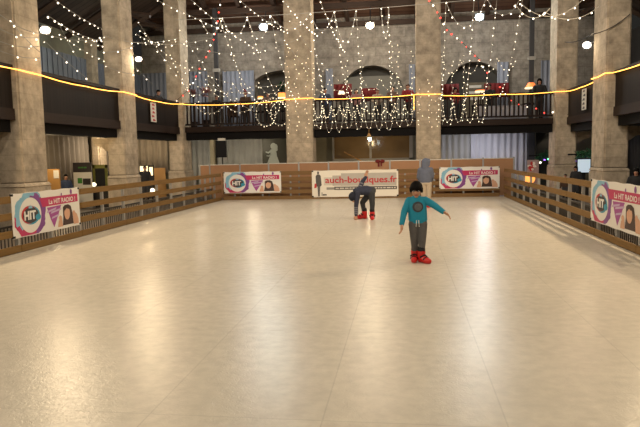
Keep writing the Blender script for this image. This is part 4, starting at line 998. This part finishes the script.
# the same floods further forward in the hall, outside the frame
flood((-9.0,9.0,5.2), (-1,10,0), .3,.2,'floodsoft','x',(0,0,0), 900, SOFT, vis=False)
flood((6.6,14.5,5.0), (-2,13,0), .3,.2,'floodsoft','x',(0,0,0), 1350, SOFT, vis=False)
flood((6.2,7.5,5.2), (-2,8,0), .3,.2,'floodsoft','x',(0,0,0), 520, SOFT, vis=False)
def area(loc, size, energy, color, aim=None):
    ld = bpy.data.lights.new('lamp', 'AREA'); ld.shape = 'DISK'; ld.size = size; ld.energy = energy; ld.color = color
    o = bpy.data.objects.new('lamp', ld); COL.objects.link(o); o.location = loc
    d = (V(aim)-V(loc)) if aim else V((0,0,-1)); o.rotation_euler = d.to_track_quat('-Z','Y').to_euler()
for x in (-5,1.6):
    for y, ay in ((1.5,5),(8,20),(14,27)): area((x,y,9.2), .7, 150, (1,.88,.70), (x*.8,ay,1.5))  # unseen ceiling lamps, aimed to light fronts of skaters and back pillars
area((-1.6,15,8.9), .8, 160, (.95,.96,1), (-1.6,26,5.6))  # unseen cool fill, added to brighten the upper back pillars
area((-1.7,-4,6.5), 1.2, 300, (1,.90,.76), (-1.7,12,1))  # unseen fill behind the camera, added for front light
def fill_point(loc, e, c, r=.12):  # unseen fill without fixtures, added to brighten aisles, curtains and gallery
    ld = bpy.data.lights.new('lamp', 'POINT'); ld.energy = e; ld.color = c; ld.shadow_soft_size = r; o = bpy.data.objects.new('lamp', ld); COL.objects.link(o); o.location = loc
for q, e, c in (((-10.9,18,2.25),95,(1,.75,.42)),((-10.9,22.5,2.25),95,(1,.80,.55)),((-11.0,25.2,2.3),40,(1,.75,.42)),((-6.8,27.4,2.2),34,(1,.85,.6)),((-1.6,27.6,2.2),30,(1,.72,.38)),((3.4,27.4,2.2),60,(.95,.93,1)),((7.9,22,2.2),9,(1,.8,.55)),((-9.3,27.5,2.2),18,(1,.88,.66)),
        ((-7,27.3,6.6),100,(.95,.95,.9)),((-1.6,27.5,6.6),100,(1,.88,.7)),((3.2,27.5,6.6),100,(.95,.95,.9)),((-11.2,18,5.4),20,(.95,1,.85)),((-11.2,23.6,5.4),24,(.95,1,.85)),((8,22,5.4),18,(.95,.95,.85))): fill_point(q, e, c)

# ------------------------------------------------------------------ amber rope light along the balcony rails
rp = [at(-6,66,9.6), at(9,69,13.8)]
zz = lambda px, py, Y: at(px,py,Y)
pts = [V((-9.16,8.3,ZR-.06)), V((-9.16,13.8,ZR-.10)), V((-9.06,13.9,ZR-.12)), V((-9.06,14.95,ZR-.14)), V((-9.15,15.05,ZR-.12)), V((-9.15,17.2,ZR-.16)), V((-9.15,19.4,ZR-.10)), V((-9.06,19.5,ZR-.1)), V((-9.06,20.5,ZR-.12)),
       V((-9.15,20.6,ZR-.12)), V((-9.15,22.8,ZR-.16)), V((-9.15,24.85,ZR-.08)), V((-9.05,24.9,ZR-.07)), V((-9.0,25.15,ZR-.08)), V((-7,25.15,ZR-.13)), V((-4.82,25.1,ZR-.03)), V((-4.78,24.96,ZR-.02)), V((-3.62,24.96,ZR+.01)), V((-3.58,25.15,ZR-.02)), V((-1.6,25.15,ZR-.02)),
       V((.44,25.1,ZR+.02)), V((.46,24.96,ZR+.02)), V((1.46,24.96,ZR)), V((1.5,25.15,ZR-.04)), V((3.6,25.15,ZR-.06)), V((5.66,25.05,ZR-.05)), V((5.70,24.76,ZR-.06)), V((6.06,24.76,ZR-.06)), V((6.06,22.8,ZR-.12)), V((6.04,20.75,ZR-.08)), V((5.83,20.7,ZR-.06)), V((5.83,19.36,ZR-.05)), V((6.03,19.33,ZR-.05)), V((6.03,16.2,ZR-.1)), V((6.03,13.05,ZR-.04))]
fine_pts = []
for a, c in zip(pts, pts[1:]):
    n = max(1, int((c-a).length/.6))
    for k in range(n): fine_pts.append(a.lerp(c, k/n) + V((0,0,-.03*math.sin(PI*k/n))))
fine_pts.append(pts[-1])
b = B_tube(fine_pts, .012, 6); single('rope_light', b, M['rope'], 'amber rope light running along all the balcony rails', 'rope light')
b = B_tube([V((.40,25.14,ZR)), V((.40,25.14,ZR-.35)), V((.40,25.14,ZR-.55))], .016, 6); single('rope_light', b, M['rope'], 'short amber rope light end hanging at the right free pillar', 'rope light')

# ------------------------------------------------------------------ strings of little lights
BULB = {}
def bulbmesh(m, r):
    k = (m, round(r, 3))
    if k not in BULB:
        b = B(); bmesh.ops.create_icosphere(b, subdivisions=1, radius=r); me = bpy.data.meshes.new('bulb'); b.to_mesh(me); b.free(); me.materials.append(M[m]); BULB[k] = me
    return BULB[k]
def resample(pts, step):
    out = [pts[0].copy()]; acc = 0
    for a, c in zip(pts, pts[1:]):
        L = (c-a).length
        while acc + L >= step:
            f = (step-acc)/L; a = a.lerp(c, f); out.append(a.copy()); L = (c-a).length; acc = 0
        acc += L
    return out
def strand(pts, step, label, group, r=.024, mats_=('lampbulb',), wire='wire', wr=.0075, seed=0, jit=.04, maxb=100):
    pts = [V(p) for p in pts]; t = root('string_lights', pts[0], label, 'string lights', group); O = ORG[t]; rnd = random.Random(seed)
    add('wire', B_tube(pts, wr, 4), M[wire], t)
    for k, p in enumerate(resample(pts, step)[:maxb]):
        addme('bulb', bulbmesh(mats_[k % len(mats_)], r*rnd.choice((.75,1,1,1.2))), t, p - O + V((rnd.uniform(-jit,jit)*.5, rnd.uniform(-jit,jit)*.5, -rnd.uniform(.0,jit)-.01)))
def cat(a, c, sag, n=14):
    a, c = V(a), V(c); return [a.lerp(c, k/n) - V((0,0,sag*4*(k/n)*(1-k/n))) for k in range(n+1)]
# the plain cable across the hall that carries the fan of strings
K0, K1 = at(176,20,20.0), at(560,-9,20.0)
b = B_tube(cat(K0, K1, .10, 30), .007, 5); single('cable', b, M['wire'], 'thin bare cable stretched across the hall between the side pillars', 'cable')
def kz(px):
    f = (at(px,5,20).x-K0.x)/(K1.x-K0.x); f = max(0, min(1, f)); p = K0.lerp(K1, f) - V((0,0,.10*4*f*(1-f))); return p
seed = 0
FAN = [(219,262,104),(247,288,108),(270,299,104),(310,328,102),(334,352,101),(356,364,101),(388,392,100),(446,441,99),(474,465,100),(497,482,99),(523,499,96)]
for k, (px, qx, qy) in enumerate(FAN):
    a, c = kz(px), at(qx,qy,25.15); strand(cat(a,c,.55), .36, '%s slanting light string from the left, between high cable and back rail' % ORD[k], 'slanting light strings', .016, seed=k)
# swags hung in scallops along the cable
SW = [(200,222,34,20),(222,247,36,20),(247,270,39,20),(270,310,29,20),(310,334,31,20),(334,356,43,20),(381,389,38,20),(446,486,27,20),(487,522,15,20)]
for k, (pa, pb, dip, Y) in enumerate(SW):
    a, c = kz(pa), kz(pb); m_ = (a+c)/2; zd = at((pa+pb)/2,dip,20).z
    strand(cat(a,c,m_.z-zd,12), .24, '%s scalloped light swag from the left under the high cable' % ORD[k], 'scalloped swags', .019, seed=20+k)
# strings running along the hall, nearer the camera
LG = [((-9.0,15.1,5.95),(106,30),20.0,.10),((-8.95,15.1,5.35),(103,41),19.4,.12),((150,-3),(228,33),(18.6,24.2),.0),((188,-3),(262,52),(18.4,24.8),.12),((236,-3),(290,33),(18.8,24.6),.12),((280,-4),(318,36),(18.8,24),.1),((318,-5),(345,52),(18.5,24.5),.15)]
for k, (a, c, Y, sag) in enumerate(LG):
    if isinstance(Y, tuple): a, c = at(*a,Y[0]), at(*c,Y[1])
    else: a, c = V(a), at(*c,Y)
    strand(cat(a,c,sag), .42, '%s overhead light string from the left, running towards the back gallery' % ORD[k], 'overhead light strings', .021, seed=40+k)
# wide swags on the left side, pillar to pillar
WS = [((-3,12),13.6,(46,34),13.85,.12),((-3,27),13.6,(40,37),13.85,.10),((-2,50),13.7,(40,58),13.85,.06),((52,36),16.5,(106,38),19.6,.10),((100,37),19.3,(178,38),24.5,.18),((104,52),19.3,(134,46),19.35,.06),
      ((104,36),19.3,(212,38),22,.25),((176,41),24.4,(300,38),24.6,.55),((58,22),17.5,(80,62),18.2,.05),((45,41),16.5,(92,82),18.3,.05),((106,66),19.3,(134,74),19.4,.05),((106,30),20.6,(152,84),22.5,.1),((138,22),20.8,(205,108),25.1,.15),((180,30),22,(236,105),25.1,.2),((166,60),24.6,(240,100),25.1,.1)]
for k, (a, Ya, c, Yc2, sag) in enumerate(WS):
    strand(cat(at(*a,Ya),at(*c,Yc2),sag), .46, '%s of the light strings crossing the left side of the hall' % ORD[k], 'left light strings', .020, seed=60+k)
GR = [((-3,40),13.6,(40,46),13.86,.08),((10,20),13.7,(40,52),13.86,.05),((60,34),16.5,(104,60),19.0,.08),((66,28),17,(104,46),19.2,.12),((136,34),20.8,(164,44),23.5,.06),((140,30),20.9,(190,70),24.4,.12),
      ((166,46),24.7,(192,96),25.05,.08),((186,60),24.6,(255,112),25.1,.18),((200,72),24.8,(285,84),24.9,.30),((228,30),22.5,(246,98),25.1,.12),((285,40),24.5,(312,70),24.9,.15),((290,20),23,(338,80),25.05,.15),((190,84),25,(250,92),25.05,.12)]
for k, (a, Ya, c, Yc2, sag) in enumerate(GR):
    strand(cat(at(*a,Ya),at(*c,Yc2),sag), .36, '%s fine light string from the left around the left pillars and back bay' % ORD[k], 'fine left light strings', .017, ('lampbulb','lampfar'), seed=170+k)
# right side: swags in front of the right pillars
RS = [((515,4),17,(550,8),17,.30),((545,12),17,(600,6),17,.25),((520,3),17,(586,-4),17,.42)]
for k, (a, Ya, c, Yc2, sag) in enumerate(RS):
    strand(cat(at(*a,Ya),at(*c,Yc2),sag), .30, '%s of the light swags in front of the right pillars' % ORD[k], 'right light swags', .023, seed=80+k)
for k, (a, c) in enumerate((((565,42,24.75),(594,33,20.3)),((592.6,34,19.38),(630,14,19.36)))):
    b = B_tube(cat(at(*a),at(*c),.10), .012, 5); single('cable', b, M['darkwire'], ('dark unlit cable sagging between the two right pillars','dark unlit cable rising across the nearest right pillar')[k], 'cable')
# coloured garlands with red bulbs
for k, (P_, lb) in enumerate((([(221,-4,22),(217,30,23),(208,52,24),(201,64,24.4),(190,88,24.7),(172,105,24.75),(156,119,24.75)],'dark string with red and white bulbs coming down to the back left pillar'),
        ([(424,-6,21),(434,6,21.6),(446,28,22.6),(464,44,23.6),(478,58,24.4),(489,74,24.9)],'dark string with red bulbs crossing the right free pillar'),
        ([(500,86,25.1),(509,98,25.1),(522,106,25.1),(534,107,25.1),(545,112,25.1),(556,112,25.1),(575,116,24.6)],'dark string with red and white bulbs under the right back balcony rail'))):
    pts = [at(*p) for p in P_]; out = []
    for i in range(len(pts)-1):
        for j in range(5): out.append(pts[i].lerp(pts[i+1], j/5))
    out.append(pts[-1]); strand(out, .34, lb, None, .030, ('redbulb','lampbulb','redbulb') if k != 1 else ('redbulb','redbulb','lampbulb'), 'darkwire', .010, 90+k)
# light curtains on the balcony rails
def scallops(x0, x1, z, dip, n, label, step, Y=25.14, seed=0, r=.016, group='rail light curtains'):
    pts = []; rnd = random.Random(seed)
    for k in range(n):
        a, c = x0+(x1-x0)*k/n, x0+(x1-x0)*(k+1)/n; d = dip*rnd.uniform(.85,1.1)
        for j in range(8): f = j/8; pts.append(V((a+(c-a)*f, Y, z - d*(1-abs(2*f-1)**2.6))))
    pts.append(V((x1,Y,z))); strand(pts, step, label, group, r, ('lampfar',), seed=seed, jit=.03)
xm0, xm1 = -3.6, .42
scallops(xm0,xm1,ZR-.35,.95,10,'long deep scallops of lights hanging below the middle back rail',.235,seed=1)
scallops(xm0,-1.5,ZR-.28,.45,6,'short dense scallops of lights on the left half of the middle back rail',.10,Y=25.08,seed=2)
scallops(-1.5,xm1,ZR-.22,.5,5,'short scallops of lights on the right half of the middle back rail',.15,Y=25.08,seed=3)
scallops(xm0,xm1,ZR+.75,.55,6,'scallops of lights above the middle back rail',.22,Y=25.0,seed=4)
scallops(1.5,3.2,ZR-.2,.85,4,'scallops of lights at the left end of the right back rail',.15,seed=5)
scallops(1.5,4.3,ZR+1.35,.55,4,'scallops of lights above the right back rail before the arch',.2,Y=25.0,seed=6)
scallops(-8.6,-6.0,ZR-.05,.45,2,'loose swags of lights along the left back rail',.20,seed=7)
scallops(-9.0,-4.8,ZR+.75,.5,4,'scallops of lights above the left back rail',.22,Y=25.0,seed=8)
for k, (px, py, r_) in enumerate(((266,113,.52),(280,113,.48),(273,106,.34))):
    c = at(px,py,25.1); strand([c+V((r_*math.sin(2*PI*j/28)*.8,0,r_*math.cos(2*PI*j/28))) for j in range(29)], .13, ('left of two light hoops hanging on the left back rail','right of two light hoops hanging on the left back rail','small light hoop above the two hoops on the left back rail')[k], None, .016, ('lampfar',), seed=110+k)
for k, (x, Y) in enumerate(((-4.6,24.9),(-4.25,24.9),(-3.85,24.9),(.62,24.9),(1.0,24.9),(1.32,24.9))):
    zt = (6.2,5.9,5.6,4.2,4.6,4.0)[k]; zb = (2.55,2.6,2.45,2.75,2.7,2.75)[k]
    pts = [V((x+.09*math.sin(j*1.7+k), Y-.02, zt+(zb-zt)*j/14)) for j in range(15)]
    strand(pts, .20, '%s upright light string from the left in front of the free pillars' % ORD[k], 'upright light strings', .016, ('lampfar',), seed=120+k, jit=.08)
for k, (px, pt, pb) in enumerate(((314,62,128),(322,70,128),(347,60,122),(362,55,118),(392,40,122),(398,45,110),(412,50,120),(443,45,125),(452,60,125),(464,55,120))):
    a, c = at(px,pt,24.85), at(px-.5,pb,24.95)
    strand([a.lerp(c, j/14)+V((.04*math.sin(j*2+k),0,0)) for j in range(15)], .21, '%s upright light string from the left hanging in the back bays' % ORD[k], 'upright bay strings', .016, ('lampfar',), seed=140+k, jit=.06)
# little pendant lantern under the middle balcony
p = at(369,135.5,25.28); t = root('pendant_lantern', V((p.x,25.28,2.2)), 'tiny pendant lantern with a lit bulb hanging under the middle balcony', 'lantern')
b = B(); cyl(b,(p.x,25.28,2.40),(p.x,25.28,2.52),.09,.03,8); cyl(b,(p.x,25.28,2.52),(p.x,25.28,2.72),.008,seg=5); add('cap', b, M['tan'], t)
b = B(); ell(b,(p.x+.03,25.26,2.28),(.065,.065,.065),sub=2); add('bulb', b, M['floodcool'], t, smooth=True); add('cord', B_cyl((p.x+.02,25.27,2.30),(p.x,25.28,2.42),.008), M['darkwire'], t)

# ------------------------------------------------------------------ world and view
w = bpy.data.worlds.new('hall_air'); SC.world = w; w.use_nodes = True
w.node_tree.nodes['Background'].inputs[0].default_value = (.9,.85,.75,1); w.node_tree.nodes['Background'].inputs[1].default_value = .02
SC.view_settings.view_transform = 'Standard'; SC.view_settings.look = 'None'; SC.view_settings.exposure = 0.07; SC.view_settings.gamma = 1; SC.view_settings.use_curve_mapping = False
